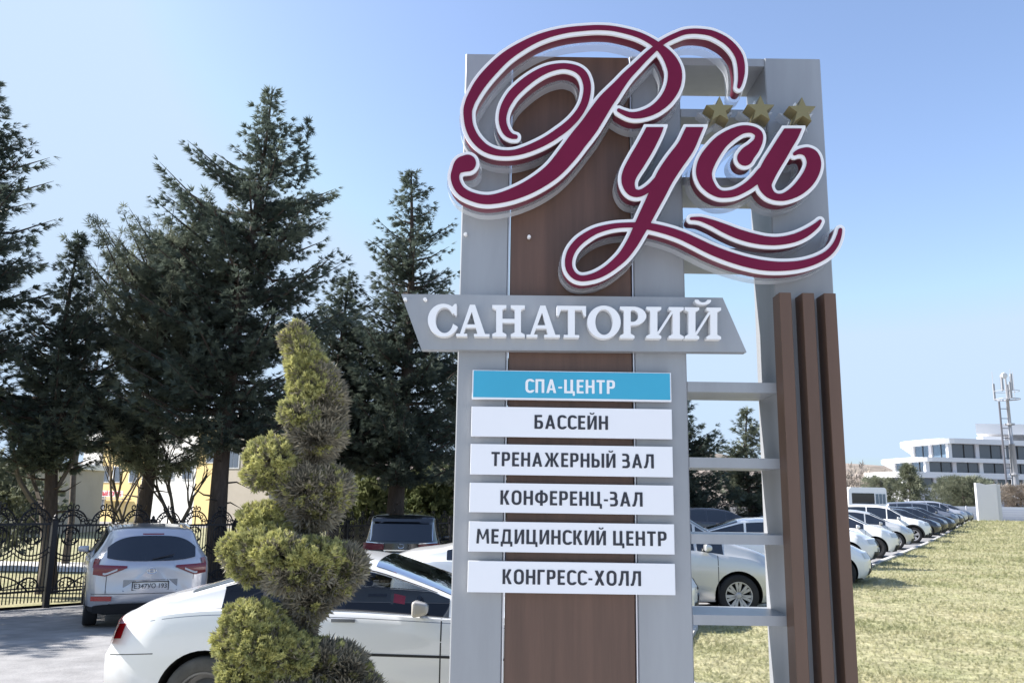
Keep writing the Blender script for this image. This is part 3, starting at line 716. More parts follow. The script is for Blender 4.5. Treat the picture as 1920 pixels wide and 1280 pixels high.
# ================================================================== cars
def interp(tab, x):
    xs_ = [a for a, _ in tab]; ys_ = [b for _, b in tab]
    # monotone-ish smooth interpolation
    return float(np.interp(x, xs_, ys_))
def smooth_tab(tab, L, n=161, k=3):
    xs_ = np.linspace(0, L, n); y = np.interp(xs_, [a for a, _ in tab], [b for _, b in tab])
    ker = np.ones(2 * k + 1) / (2 * k + 1)
    for _ in range(2): y = np.convolve(np.pad(y, k, mode='edge'), ker, 'valid')
    return xs_, y
class Car:
    """x runs from the tail (0) to the nose (L), y to the car's left, z up."""
    def __init__(s, sp):
        s.sp = sp; s.L = sp['L']; s.W = sp['W'] / 2
        s.top = smooth_tab(sp['top'], s.L); s.belt = smooth_tab(sp['belt'], s.L, k=5)
        s.zf = sp.get('floor', .2)
    def wb(s, x):
        a = min(x, s.L - x); n = s.sp.get('taper', .55)
        base = s.W * (1 - .16 * max(0, 1 - a / n) ** 2.4)
        return base
    def xr(s, y, z):
        return interp(s.sp['rear'], z) + s.sp.get('crear', .16) * (abs(y) / s.W) ** 2.6
    def xf(s, y, z):
        return interp(s.sp['front'], z) + s.sp.get('cfront', .3) * (abs(y) / s.W) ** 2.4
    def ring(s, x):
        zt = float(np.interp(x, *s.top)); zb = min(float(np.interp(x, *s.belt)), zt - .03)
        w = s.wb(x); h = zt - zb
        cab = max(0, min(1, (h - .08) / .35)); zf = s.zf
        fs_ = s.sp.get('flare', .0)
        wr = w * (.93 * (1 - cab) + s.sp.get('tumble', .76) * cab)
        ze = zt - (.03 + .05 * cab)
        ze = max(ze, zb + .012)
        P = [(0, zf), (w * .80, zf), (w * .93, zf + .03), (w * .975, zf + .12), (w * .99, zf + .3)]
        zm = zf + .3
        P += [(w * 1.0, zm + (zb - zm) * .35), (w * .998, zm + (zb - zm) * .62), (w * .985, zm + (zb - zm) * .85), (w * .965, zb)]
        y0 = w * .955
        for t in (.06, .3, .55, .8, .94): P.append((y0 + (wr - y0) * (t + .10 * sin(pi * t)) if cab > 0 else y0 + (wr - y0) * t, zb + (ze - zb) * t))
        P += [(wr * .99, ze), (wr * .955, ze + (zt - ze) * .38), (wr * .86, ze + (zt - ze) * .66), (wr * .62, ze + (zt - ze) * .88), (wr * .32, ze + (zt - ze) * .98), (0, zt)]
        return P
    def pt(s, sx, v, off=0.):
        """sx: station along the car in [0,1]; v: float index in the ring; +y side"""
        x = sx * s.L; R = s.ring(x); i = min(int(v), len(R) - 2); t = v - i
        y = R[i][0] * (1 - t) + R[i + 1][0] * t; z = R[i][1] * (1 - t) + R[i + 1][1] * t
        xx = s.xr(y, z) * (1 - sx) + (s.L - s.xf(y, z)) * sx if False else None
        a = s.xr(y, z); b = s.L - s.xf(y, z)
        k = s.sp.get('hold', .16)
        # end shaping only near the ends, so that the middle stays where it is
        wa = max(0, 1 - sx / k) ** 1.5; wb_ = max(0, 1 - (1 - sx) / k) ** 1.5
        X = x + a * wa - (s.L - b) * wb_
        return Vector((X, y, z))
    def nrm(s, sx, v):
        e = 1e-3; a = s.pt(min(1, sx + e), v) - s.pt(max(0, sx - e), v)
        v0 = max(0, v - .05); v1 = min(len(s.ring(0)) - 1.001, v + .05)
        b = s.pt(sx, v1) - s.pt(sx, v0)
        n = a.cross(b)
        if n.length < 1e-9: return Vector((0, 0, 1))
        n.normalize()
        if n.y < 0 and v < 14: n = -n
        if v >= 14 and n.z < 0: n = -n
        return n
    def patch(s, name, sfun, v0, v1, mt, parent, off=.006, ns=16, nv=5, side=1, s0=0, s1=1, thick=None):
        """strip of surface: station s0..s1, v0/v1 may be functions of the station"""
        b = MB(); V = []
        for i in range(ns + 1):
            sx = s0 + (s1 - s0) * i / ns
            a = v0(sx) if callable(v0) else v0; c = v1(sx) if callable(v1) else v1
            for j in range(nv + 1):
                v = a + (c - a) * j / nv
                p = s.pt(sx, v) + s.nrm(sx, v) * off
                V.append((p.x, p.y * side, p.z))
        F = []
        for i in range(ns):
            for j in range(nv):
                k = i * (nv + 1) + j; f = (k, k + nv + 1, k + nv + 2, k + 1)
                F.append(f if side > 0 else f[::-1])
        b.add(V, F); return b.build(name, mt, parent, True)
    def top_patch(s, name, s0, s1, vin, mt, parent, off=.006, ns=14):
        """patch across the whole top (windscreen, rear window)"""
        b = MB(); V = []; n = len(s.ring(0)) - 1; cols = 8
        for i in range(ns + 1):
            sx = s0 + (s1 - s0) * i / ns; vv = vin(sx) if callable(vin) else vin
            row = []
            for j in range(cols + 1):
                v = vv + (n - vv) * j / cols - (1e-4 if j == cols else 0)
                p = s.pt(sx, v) + s.nrm(sx, v) * off; row.append(p)
            full = [(p.x, p.y, p.z) for p in row] + [(p.x, -p.y, p.z) for p in reversed(row[:-1])]
            V += full
        w = 2 * cols + 1; F = [(i * w + j, (i + 1) * w + j, (i + 1) * w + j + 1, i * w + j + 1) for i in range(ns) for j in range(w - 1)]
        b.add(V, F); return b.build(name, mt, parent, True)
    def end_patch(s, name, rear, y0, y1, lo, hi, mt, parent, off=.008, ny=12, nz=5):
        b = MB(); V = []
        for i in range(ny + 1):
            y = y0 + (y1 - y0) * i / ny
            a = lo(y) if callable(lo) else lo; c = hi(y) if callable(hi) else hi
            for j in range(nz + 1):
                z = a + (c - a) * j / nz
                x = s.xr(y, z) - off if rear else s.L - s.xf(y, z) + off
                V.append((x, y, z))
        F = [(i * (nz + 1) + j, (i + 1) * (nz + 1) + j, (i + 1) * (nz + 1) + j + 1, i * (nz + 1) + j + 1) for i in range(ny) for j in range(nz)]
        b.add(V, F); return b.build(name, mt, parent, True)
    def body(s, paint, parent, low=None):
        n = 90; ss = [0.5 * (1 - cos(pi * i / n)) * .35 + (i / n) * .65 for i in range(n + 1)]
        rngs = []
        if s.sp.get('open'):
            for (a, c_, _, _) in s.sp['windows']: rngs.append((a / s.L, c_ / s.L, 9, 12))
            rngs.append((s.sp['screen'][0] / s.L, s.sp['screen'][1] / s.L, 15, 20)); rngs.append((s.sp['backlight'][0] / s.L, s.sp['backlight'][1] / s.L, 15, 20))
            for a, c_, _, _ in rngs: ss += [a, c_]
            ss = sorted(ss); n = len(ss) - 1
        b = MB(); nr = len(s.ring(0)); V = []
        for sx in ss:
            half = [s.pt(sx, v if v < nr - 1 else nr - 1 - 1e-6) for v in range(nr)]
            V += [tuple(p) for p in half] + [(p.x, -p.y, p.z) for p in half[-2:0:-1]]
        kill = []
        for a, c_, v0, v1 in rngs:
            for i in range(n):
                if ss[i] >= a - 1e-6 and ss[i + 1] <= c_ + 1e-6:
                    for j in range(v0, min(v1 + 1, nr - 1)):
                        q4 = [Vector(V[i * (2 * nr - 2) + j]), Vector(V[i * (2 * nr - 2) + j + 1]), Vector(V[(i + 1) * (2 * nr - 2) + j]), Vector(V[(i + 1) * (2 * nr - 2) + j + 1])]
                        m_ = sum(q4, Vector()) / 4; kill += [m_, Vector((m_.x, -m_.y, m_.z))]
        w = 2 * nr - 2; F = [(i * w + j, i * w + (j + 1) % w, (i + 1) * w + (j + 1) % w, (i + 1) * w + j) for i in range(n) for j in range(w)]
        b.add(V, F)
        # end caps: shrinking rings that follow the end surface
        for end in (0, 1):
            basei = 0 if end == 0 else n * w
            ring = [Vector(V[basei + k]) for k in range(w)]
            zc = sum(p.z for p in ring) / w; prev = [basei + k for k in range(w)]; V2 = []
            for kk in (.8, .55, .3, .1):
                idx = []
                for k, p in enumerate(ring):
                    y = p.y * kk; z = zc + (p.z - zc) * kk
                    x = s.xr(y, z) if end == 0 else s.L - s.xf(y, z)
                    V2.append((x, y, z)); idx.append(len(b.v) + len(V2) - 1)
                for k in range(w):
                    f = (prev[k], prev[(k + 1) % w], idx[(k + 1) % w], idx[k])
                    b.f.append(f if end else f[::-1]); b.mi.append(0)
                prev = idx
            b.f.append(tuple(prev) if end else tuple(prev[::-1])); b.mi.append(0)
            b.v += V2
        o = b.build('body', [paint, M['under'], M['black']], parent, True)
        fix_normals(o)
        # wheel arches
        for xw in s.sp['axles']:
            for sd_ in (1, -1):
                r = s.sp['arch']; zc = s.sp['wr']
                c = MB(); prof = [(0.001, -.5), (r, -.5), (r, .5), (0.001, .5)]
                c.lathe([(a_, h * .62) for a_, h in prof], 40, 'y', (xw, sd_ * (s.W + .02), zc), 0)
                co = c.build('arch', M['under']); fix_normals(co)
                md = o.modifiers.new('a', 'BOOLEAN'); md.operation = 'DIFFERENCE'; md.object = co; md.solver = 'EXACT'
                try: md.material_mode = 'TRANSFER'
                except Exception: pass
                s.cut = getattr(s, 'cut', []) + [co]
        bpy.context.view_layer.update()
        me = bpy.data.meshes.new_from_object(o.evaluated_get(bpy.context.evaluated_depsgraph_get()))
        o.modifiers.clear(); old = o.data; o.data = me; bpy.data.meshes.remove(old); me.name = 'body'
        for co in s.cut: bpy.data.objects.remove(co)
        s.cut = []
        if kill:
            import bmesh
            from mathutils.kdtree import KDTree
            kd = KDTree(len(kill))
            for i, p in enumerate(kill): kd.insert(p, i)
            kd.balance(); bm = bmesh.new(); bm.from_mesh(me)
            dl = [f for f in bm.faces if kd.find(sum((v.co for v in f.verts), Vector()) / len(f.verts))[2] < .004]
            bmesh.ops.delete(bm, geom=dl, context='FACES'); bm.to_mesh(me); bm.free()
        for mt_ in (M['black'],):
            if mt_.name not in [m_.name for m_ in me.materials if m_]: me.materials.append(mt_)
        names = [m_.name if m_ else '' for m_ in me.materials]; bi = names.index(M['black'].name)
        pi_ = names.index(paint.name)
        zl = low if low is not None else s.zf + .05
        for p in me.polygons:
            if p.material_index == pi_ and p.center.z < (zl(p.center.x) if callable(zl) else zl): p.material_index = bi
        smooth_by_angle(o, 38)
        return o
def wheel(parent, x, y, r, w, style, rimmat, tyremat, out):
    """out = +1/-1: which way the outer side looks (car y)"""
    q = MB(); hw = w / 2; rr = r * .66
    q.lathe([(rr, -hw * .9), (rr * 1.08, -hw), (r * .93, -hw * .98), (r * .985, -hw * .8), (r, -hw * .5), (r, hw * .5), (r * .985, hw * .8), (r * .93, hw * .98), (rr * 1.08, hw), (rr, hw * .9), (rr * .96, 0), (rr, -hw * .9)], 36, 'y')
    t = fix_normals(q.build('wheel', tyremat, parent, True)); t.location = (x, y, r)
    q = MB(); f = out * hw
    def ringprof(pr, n=32): q.lathe([(a, b * out * hw) for a, b in pr], n, 'y')
    ringprof([(rr * 1.02, .82), (rr * 1.0, .95), (rr * .93, .93), (rr * .90, .6), (rr * .88, .0)])
    if style == 'steel':
        ringprof([(rr * .9, .25), (rr * .72, .1), (rr * .5, .45), (rr * .32, .62), (rr * .3, .9), (0.001, .95)])
    else:
        ns = style; a0 = pi / 2
        for k in range(ns):
            a = a0 + 2 * pi * k / ns
            for da in ((-.13, .13) if ns < 8 else (0,)):
                p0 = Vector((cos(a + da * .5), 0, sin(a + da * .5))) * rr * .2; p1 = Vector((cos(a + da * 1.3), 0, sin(a + da * 1.3))) * rr * .93
                tdir = Vector((-sin(a), 0, cos(a))); ww = rr * (.085 if ns < 8 else .05)
                vs = []
                for p, yy, wk in ((p0, .72, 1.), (p1, .84, 1.25)):
                    for sg in (-1, 1):
                        for dy in (0, -.3): vs.append((p + tdir * sg * ww * wk) + Vector((0, out * hw * (yy + dy), 0)))
                q.add([tuple(v) for v in vs], [(0, 2, 6, 4), (1, 5, 7, 3), (0, 4, 5, 1), (2, 3, 7, 6), (4, 6, 7, 5)])
        ringprof([(rr * .24, .3), (rr * .24, .72), (rr * .16, .84), (0.001, .85)], 16)
    rim = fix_normals(q.build('rim', rimmat, t, False))
    q = MB(); q.lathe([(rr * .88, out * hw * .05), (0.001, out * hw * .05)], 24, 'y'); q.build('brake_backing', M['under'], t)
    return t
def pane_v(lo, hi): return 9 + (13 - 9) * lo, 9 + (13 - 9) * hi
def build_car(sp, paint, name, label, loc, rz, group=None, scale=1.0, detail=1):
    root = empty(name, (0, 0, 0), 0, label, 'car', group)
    c = Car(sp); G = sp.get('glass', M['glass'])
    c.body(paint, root, sp.get('low'))
    L = c.L
    for sd_ in (1, -1):
        for (a, b_, lo, hi) in sp['windows']:
            c.patch('side_window', None, 8.9 + lo, 13.3 + hi, G, root, .004, 14, 5, sd_, a / L, b_ / L)
        for a in sp.get('seams', []):
            c.patch('panel_gap', None, 3.2, 8.3, M['black'], root, .0015, 1, 8, sd_, a / L, a / L + .0022)
        if detail and 'handles' in sp:
            for hx in sp['handles']:
                p = c.pt(hx / L, 7.3)
                q = MB(); q.box(-.09, .09, -.012, .022, -.012, .012); o = q.build('door_handle', sp.get('handlemat', paint), root); o.location = (p.x, p.y * sd_, p.z)
        if 'mirror' in sp:
            mx_ = sp['mirror']; p = c.pt(mx_ / L, 9.2)
            q = MB(); q.add([(x, y, z) for x, y, z in ((-.05, -.10, -.06), (-.05, .10, -.05), (-.05, .10, .06), (-.05, -.10, .07), (.07, -.06, -.04), (.07, .07, -.03), (.07, .07, .035), (.07, -.06, .04))], [(0, 1, 2, 3), (7, 6, 5, 4), (0, 4, 5, 1), (1, 5, 6, 2), (2, 6, 7, 3), (3, 7, 4, 0)])
            o = fix_normals(q.build('mirror', paint, root, True)); o.location = (p.x, sd_ * (p.y + .10), p.z + .05)
            bv = o.modifiers.new('b', 'BEVEL'); bv.width = .028; bv.segments = 3
            q = MB(); q.tube([(0, -.1 * sd_, -.05), (0, .04 * sd_, 0)], .022, 6); a_ = q.build('mirror_arm', M['black'], o)
        if 'trim' in sp:
            t0, t1, vz = sp['trim']
            c.patch('trim_strip', None, vz, vz + .16, M['black'], root, .004, 30, 1, sd_, t0 / L, t1 / L)
        if 'lamp_side' in sp:
            for (a, b_, v0, v1, mm, nm) in sp['lamp_side']:
                c.patch(nm, None, v0, v1, M[mm], root, .005, 8, 4, sd_, a / L, b_ / L)
        for xw, out in [(xw, sd_) for xw in sp['axles']]:
            wheel(root, xw, sd_ * (c.W - .12), sp['wr'], .21, sp.get('rimstyle', 5), sp.get('rimmat', M['rim']), sp.get('tyremat', M['tyre']), sd_)
        if sp.get('archtrim'):
            for xw in sp['axles']:
                r0 = sp['arch']; q = MB(); V = []
                for k in range(25):
                    a = pi * (k / 24) * 1.1 - .05 * pi
                    for r_ in (r0 - .006, r0 + .055):
                        V.append((xw + r_ * cos(a), 0, sp['wr'] + r_ * sin(a)))
                V2 = []
                for (x_, _, z_) in V:
                    yy = c.wb(x_) * (.975 if z_ < c.zf + .15 else .998) + .008
                    V2.append((x_, yy * sd_, z_))
                q.add(V2, [(2 * k, 2 * k + 1, 2 * k + 3, 2 * k + 2) for k in range(24)])
                q.build('arch_trim', M['black'], root)
    if 'screen' in sp: c.top_patch('windscreen', sp['screen'][0] / L, sp['screen'][1] / L, lambda sx: 15. if sp.get('open') else 14.6, sp.get('screenmat', G), root)
    if 'backlight' in sp: c.top_patch('rear_window', sp['backlight'][0] / L, sp['backlight'][1] / L, lambda sx: 14.8, sp.get('backmat', G), root)
    if 'extra' in sp: sp['extra'](c, root)
    root.location = loc; root.rotation_euler = (0, 0, rz); root.scale = (scale,) * 3
    return root
def lamps(front_y=(.42, .78), fz=(.62, .74), grille=True, rear=False):
    def f(c, root):
        for sd_ in (1, -1):
            a, b_ = front_y[0] * c.W * sd_, front_y[1] * c.W * sd_
            c.end_patch('headlight', False, min(a, b_), max(a, b_), fz[0], fz[1], M['lampclear'], root, .012)
            a, b_ = .5 * c.W * sd_, .8 * c.W * sd_
            c.end_patch('taillight', True, min(a, b_), max(a, b_), fz[0] + .12, fz[1] + .16, M['red'], root, .012)
        if grille:
            c.end_patch('grille', False, -.34 * c.W, .34 * c.W, fz[0] - .06, fz[1] - .02, M['black'], root, .01)
            c.end_patch('bumper_intake', False, -.6 * c.W, .6 * c.W, c.zf + .08, c.zf + .22, M['black'], root, .01)
            c.end_patch('number_plate', False, -.26, .26, fz[0] - .22, fz[0] - .11, M['plate'], root, .02)
    return f
SEDAN = dict(L=4.5, W=1.76, floor=.19, taper=.7, wr=.32, arch=.37, axles=[.95, 3.72], cfront=.42, tumble=.74,
    top=[(0, .98), (.15, 1.06), (.75, 1.12), (1.0, 1.19), (1.7, 1.42), (2.2, 1.455), (2.75, 1.40), (3.45, 1.04), (3.6, 1.0), (4.2, .88), (4.5, .74)],
    belt=[(0, .88), (.8, .96), (2, .93), (3.3, .9), (4.2, .78), (4.5, .66)],
    rear=[(.2, .06), (.4, 0), (.6, 0), (.75, .05), (1.1, .12)], front=[(.2, .1), (.35, .0), (.6, .0), (.9, .18)],
    windows=[(.85, 1.75, .0, 0), (1.8, 2.55, .0, 0), (2.6, 3.35, .0, 0)], screen=(2.78, 3.42), backlight=(.98, 1.62), seams=[1.15, 2.57, 3.42], handles=[1.45, 2.4], mirror=3.2, trim=None)
SEDAN.pop('trim'); SEDAN['extra'] = lamps()
SUV = dict(L=4.55, W=1.86, floor=.24, taper=.6, wr=.36, arch=.42, axles=[.9, 3.78], cfront=.42, tumble=.78,
    top=[(0, 1.3), (.12, 1.52), (.35, 1.62), (1.5, 1.68), (2.4, 1.66), (2.85, 1.58), (3.45, 1.17), (3.6, 1.12), (4.3, 1.0), (4.55, .86)],
    belt=[(0, 1.08), (1.2, 1.06), (3.3, 1.0), (4.2, .9), (4.55, .8)],
    rear=[(.24, .1), (.45, 0), (.75, .02), (1.0, .08), (1.3, .2), (1.6, .4)], front=[(.24, .12), (.45, 0), (.75, 0), (1.1, .2)],
    windows=[(.5, .98, .05, -.2), (1.03, 1.85, .0, -.1), (1.9, 2.7, .0, -.1), (2.75, 3.3, 0, 0)], screen=(2.88, 3.44), seams=[1.2, 2.45, 3.5], handles=[1.5, 2.6], mirror=3.2, archtrim=True, low=lambda x: .36)
SUV['extra'] = lamps(fz=(.78, .92))
HATCH = dict(L=4.2, W=1.76, floor=.2, taper=.62, wr=.32, arch=.38, axles=[.8, 3.47], cfront=.42, tumble=.76,
    top=[(0, 1.12), (.12, 1.30), (.4, 1.42), (1.3, 1.5), (2.1, 1.48), (2.6, 1.40), (3.3, 1.04), (3.45, 1.0), (4.0, .88), (4.2, .74)],
    belt=[(0, .98), (1.2, .96), (3.1, .9), (4.0, .8), (4.2, .68)],
    rear=[(.2, .08), (.4, 0), (.7, .02), (1.0, .1), (1.3, .26), (1.5, .4)], front=[(.2, .1), (.4, 0), (.65, 0), (.95, .18)],
    windows=[(.45, .85, .05, -.2), (.9, 1.65, .0, -.1), (1.7, 2.4, .0, 0), (2.45, 3.15, 0, 0)], screen=(2.63, 3.27), seams=[1.05, 2.3, 3.2], handles=[1.35, 2.1], mirror=2.98)
HATCH['extra'] = lamps(fz=(.66, .8))
WAGON = dict(SUV); WAGON['axles'] = [.9, 3.65]

# --- the white coupe in front
def coupe_extra(c, root):
    for sd_ in (1, -1):
        a, b_ = .30 * c.W * sd_, .97 * c.W * sd_
        c.end_patch('taillight', True, min(a, b_), max(a, b_), .70, lambda y: .88, M['red'], root, .01)
        c.end_patch('headlight', False, min(.45 * c.W * sd_, .95 * c.W * sd_), max(.45 * c.W * sd_, .95 * c.W * sd_), .6, .72, M['lampclear'], root, .01)
    c.end_patch('number_plate', True, -.26, .26, .52, .63, M['plate'], root, .02)
    c.patch('window_sticker', None, 10.1, 11.2, M['trimgrey'], root, -.03, 2, 3, -1, 2.26 / c.L, 2.28 / c.L)
    c.patch('window_sticker', None, 10.3, 11.2, M['signred'], root, -.03, 2, 3, -1, 2.28 / c.L, 2.37 / c.L)
    for sd_ in (1, -1):
        c.patch('fold_line', None, 7.55, 7.62, M['p_grey'], root, .001, 30, 1, sd_, .06, .93)
        c.patch('bumper_gap', None, 5.0, 5.06, M['black'], root, .0015, 6, 1, sd_, .01, .105)
        c.patch('window_frame', None, 13.25, 13.75, M['black'], root, .006, 20, 1, sd_, .96 / c.L, 2.62 / c.L)
    c.patch('window_frame', None, 8.75, 9.08, M['black'], root, .007, 20, 1, 1, .94 / c.L, 2.74 / c.L)
    c.patch('window_frame', None, 8.75, 9.08, M['black'], root, .007, 20, 1, -1, .94 / c.L, 2.74 / c.L)
    for sd_ in (1, -1):
        c.patch('window_pillar', None, 9, 12.8, M['black'], root, .007, 2, 6, sd_, 1.275 / c.L, 1.315 / c.L)
    # cabin: tub, dashboard, wheel and seats
    q = MB(); q.box(.9, 3.0, -.70, .70, .30, .36); q.build('cabin_floor', M['black'], root)
    for sd_ in (1, -1):
        q = MB(); q.box(1.0, 2.9, sd_ * .70 - .02, sd_ * .70 + .02, .36, .86); q.build('door_trim', M['trimgrey'], root)
    q = MB(); q.box(2.62, 2.95, -.68, .68, .60, .90); o = q.build('dashboard', M['trimgrey'], root)
    bv = o.modifiers.new('b', 'BEVEL'); bv.width = .06; bv.segments = 3
    q = MB(); q.tube([(2.50 - .06 * sin(2 * pi * k / 18), -.36 + .18 * cos(2 * pi * k / 18), .86 + .17 * sin(2 * pi * k / 18)) for k in range(19)], .016, 6); q.build('steering_wheel', M['black'], root)
    for sd_ in (1, -1):
        q = MB(); q.add([(x, y, z) for x, z in ((1.55, .45), (1.78, .45), (1.62, 1.0), (1.48, 1.0)) for y in (-.24, .24)], [(0, 2, 3, 1), (2, 4, 5, 3), (4, 6, 7, 5), (6, 0, 1, 7), (0, 6, 4, 2), (1, 3, 5, 7)])
        q.box(1.78, 2.2, -.24, .24, .40, .54); q.box(1.50, 1.58, -.12, .12, 1.03, 1.19)
        o = fix_normals(q.build('front_seat', M['trimgrey'], root)); o.location = (.0, sd_ * .36, 0)
        bv = o.modifiers.new('b', 'BEVEL'); bv.width = .04; bv.segments = 3
    q = MB(); q.add([(x, y, z) for x, z in ((.95, .45), (1.15, .45), (1.02, .95), (.88, .95)) for y in (-.6, .6)], [(0, 2, 3, 1), (2, 4, 5, 3), (4, 6, 7, 5), (6, 0, 1, 7), (0, 6, 4, 2), (1, 3, 5, 7)]); o = fix_normals(q.build('rear_seat', M['trimgrey'], root))
    q = MB(); q.box(.6, .95, -.6, .6, .93, .96); q.build('parcel_shelf', M['trimgrey'], root)
COUPE = dict(L=4.5, open=True, W=1.74, floor=.2, taper=.6, wr=.315, arch=.365, axles=[.90, 3.5], tumble=.72, crear=.14,
    top=[(0, .86), (.06, .94), (.3, 1.02), (.62, 1.075), (.85, 1.15), (1.2, 1.265), (1.55, 1.345), (1.85, 1.365), (2.1, 1.345), (2.55, 1.19), (3.05, .98), (3.3, .945), (4.1, .84), (4.5, .66)],
    belt=[(0, .82), (.3, .90), (.9, .965), (2.0, .955), (3.0, .91), (4.1, .77), (4.5, .6)],
    rear=[(.2, .08), (.35, .0), (.62, .0), (.66, .03), (.95, .12)], front=[(.2, .12), (.4, .0), (.6, .02), (.9, .2)],
    windows=[(.98, 1.28, .1, -.3), (1.31, 2.72, .1, -.3)], screen=(2.12, 2.94), backlight=(.72, 1.45), seams=[1.70, 2.66], handles=[1.92], handlemat=M['p_grey'], mirror=2.5, trim=(1.0, 4.3, 5.0),
    glass=M['cutglass'], rimstyle='steel', rimmat=M['rimdark'], tyremat=M['tyredusty'], screenmat=M['cutglass'], backmat=M['glassgrey'],
    lamp_side=[(.0, .085, 6.3, 8.0, 'red', 'taillight')])
COUPE['extra'] = coupe_extra
cz = -.03
build_car(COUPE, M['p_dusty'], 'white_coupe', 'dusty white two-door coupe parked side-on behind the spiral juniper', (-3.17, 6.62 + .87, cz), 0)

# --- the silver SUV seen from behind
def plate_text(c, root, txt, zc, w=.52, h=.115, off=.02):
    o = c.end_patch('number_plate', True, -w / 2, w / 2, zc - h / 2, zc + h / 2, M['plate'], root, off, 6, 1)
    q = MB(); x = c.xr(0, zc) - off - .004
    for a, b_, e, f in ((-w / 2 - .012, w / 2 + .012, -h / 2 - .012, -h / 2), (-w / 2 - .012, w / 2 + .012, h / 2, h / 2 + .012), (-w / 2 - .012, -w / 2, -h / 2, h / 2), (w / 2, w / 2 + .012, -h / 2, h / 2)):
        q.box(x - .004, x + .02, a, b_, zc + e, zc + f)
    q.build('plate_frame', M['black'], o)
    t = text_mesh('lettering', txt, -w / 2 + .02, w / 2 - .02, zc - .036, 0, M['ink'], o, cap=.074, offset=.006)
    # text lies in xz facing -y: turn it to face the tail (-x): reader behind the car has +y on the left
    t.rotation_euler = (0, 0, -pi / 2); t.location = (x - .008, 0, 0)
def suv_extra(c, root):
    c.end_patch('rear_window', True, -.66, .66, lambda y: 1.055 + .05 * (abs(y) / .66) ** 3, lambda y: 1.44 - .16 * (abs(y) / .66) ** 4 - .02 * (abs(y) / .66) ** 2, M['glass'], root, .012, 24, 6)
    q = MB(); q.tube([(c.xr(0, 1.08) - .03, .0, 1.08), (c.xr(.2, 1.12) - .035, -.32, 1.15)], .010, 4); q.build('wiper', M['black'], root)
    c.end_patch('brake_light', True, -.16, .16, 1.455, 1.475, M['darkred'], root, .02)
    for sd_ in (1, -1):
        def hi(y): return .985 + .02 * (abs(y) - .36) / .5
        def lo(y):
            t = (abs(y) - .36) / .5
            return .955 - .13 * min(1, t / .6) if t < .6 else .825 + .03 * (t - .6) / .4
        a, b_ = .36 * sd_, .84 * sd_
        lt = c.end_patch('taillight', True, min(a, b_), max(a, b_), lo, hi, M['darkred'], root, .018, 14, 4)
        c.end_patch('lamp_stripe', True, min(.5 * sd_, .7 * sd_), max(.5 * sd_, .7 * sd_), lambda y: lo(y) + .02, lambda y: lo(y) + .05, M['lampclear'], lt, .024, 6, 1)
        c.end_patch('reflector', True, min(.55 * sd_, .84 * sd_), max(.55 * sd_, .84 * sd_), .46, .53, M['red'], root, .02)
        c.patch('taillight', None, 6.6, 8.2, M['darkred'], root, .01, 6, 3, sd_, .0, .035)
        c.end_patch('tailgate_gap', True, min(.64 * sd_, .648 * sd_), max(.64 * sd_, .648 * sd_), .56, .83, M['black'], root, .004, 1, 4)
        q = MB(); pts = [c.pt(t, 15.3) for t in (.1, .14, .3, .5, .6, .63)]
        q.tube([(p.x, p.y * sd_, p.z + (.03 if 0 < i < 5 else 0)) for i, p in enumerate(pts)], .018, 6); q.build('roof_rail', M['chrome'], root)
    c.end_patch('bumper_gap', True, -.84, .84, .558, .566, M['black'], root, .004)
    c.end_patch('lower_bumper', True, -.80, .80, .26, lambda y: .42 - .04 * (abs(y) / .8) ** 4, M['black'], root, .012)
    c.end_patch('plate_recess', True, -.40, .40, .60, .77, M['p_grey'], root, .004)
    plate_text(c, root, 'Е347УО 193', .675)
    # oval badge with a slanted letter
    zb = .90; x = c.xr(0, zb) - .02; q = MB(); n = 24
    q.tube([(x, .075 * cos(2 * pi * k / n), zb + .038 * sin(2 * pi * k / n)) for k in range(n + 1)], .006, 5)
    q.tube([(x, .028, zb - .026), (x, .036, zb + .028)], .006, 5); q.tube([(x, -.036, zb - .028), (x, -.028, zb + .026)], .006, 5); q.tube([(x, .03, zb - .002), (x, -.03, zb + .002)], .006, 5)
    q.build('badge', M['chrome'], root)
    for t, sg in ((.45, 1), (.45, -1)):
        q = MB(); q.tube([(.0, 0, 0), (-.14, 0, 0)], .04, 10); 
    q = MB(); q.tube([(.06, -.45, .30), (.3, -.45, .30)], .035, 10); q.build('exhaust', M['steel'], root)
TUC = dict(SUV); TUC.update(L=4.45, W=1.85, extra=suv_extra, crear=.22,
    tumble=.70, top=[(0, 1.40), (.1, 1.50), (.35, 1.56), (1.5, 1.60), (2.3, 1.58), (2.8, 1.5), (3.4, 1.15), (3.55, 1.1), (4.2, .98), (4.45, .86)],
    rear=[(.24, .14), (.45, .0), (.58, .0), (.62, .05), (.8, .06), (.95, .05), (1.05, .1), (1.5, .34), (1.62, .40)], low=lambda x: .38, rimstyle=5)
a_ = radians(27)
sx, sy = -5.33, 12.95
build_car(TUC, M['p_silver'], 'silver_suv', 'silver SUV seen from behind, nosed up to the wrought iron fence', (sx, sy, gz(sx, sy) - .03), pi / 2 + a_, None, .94)

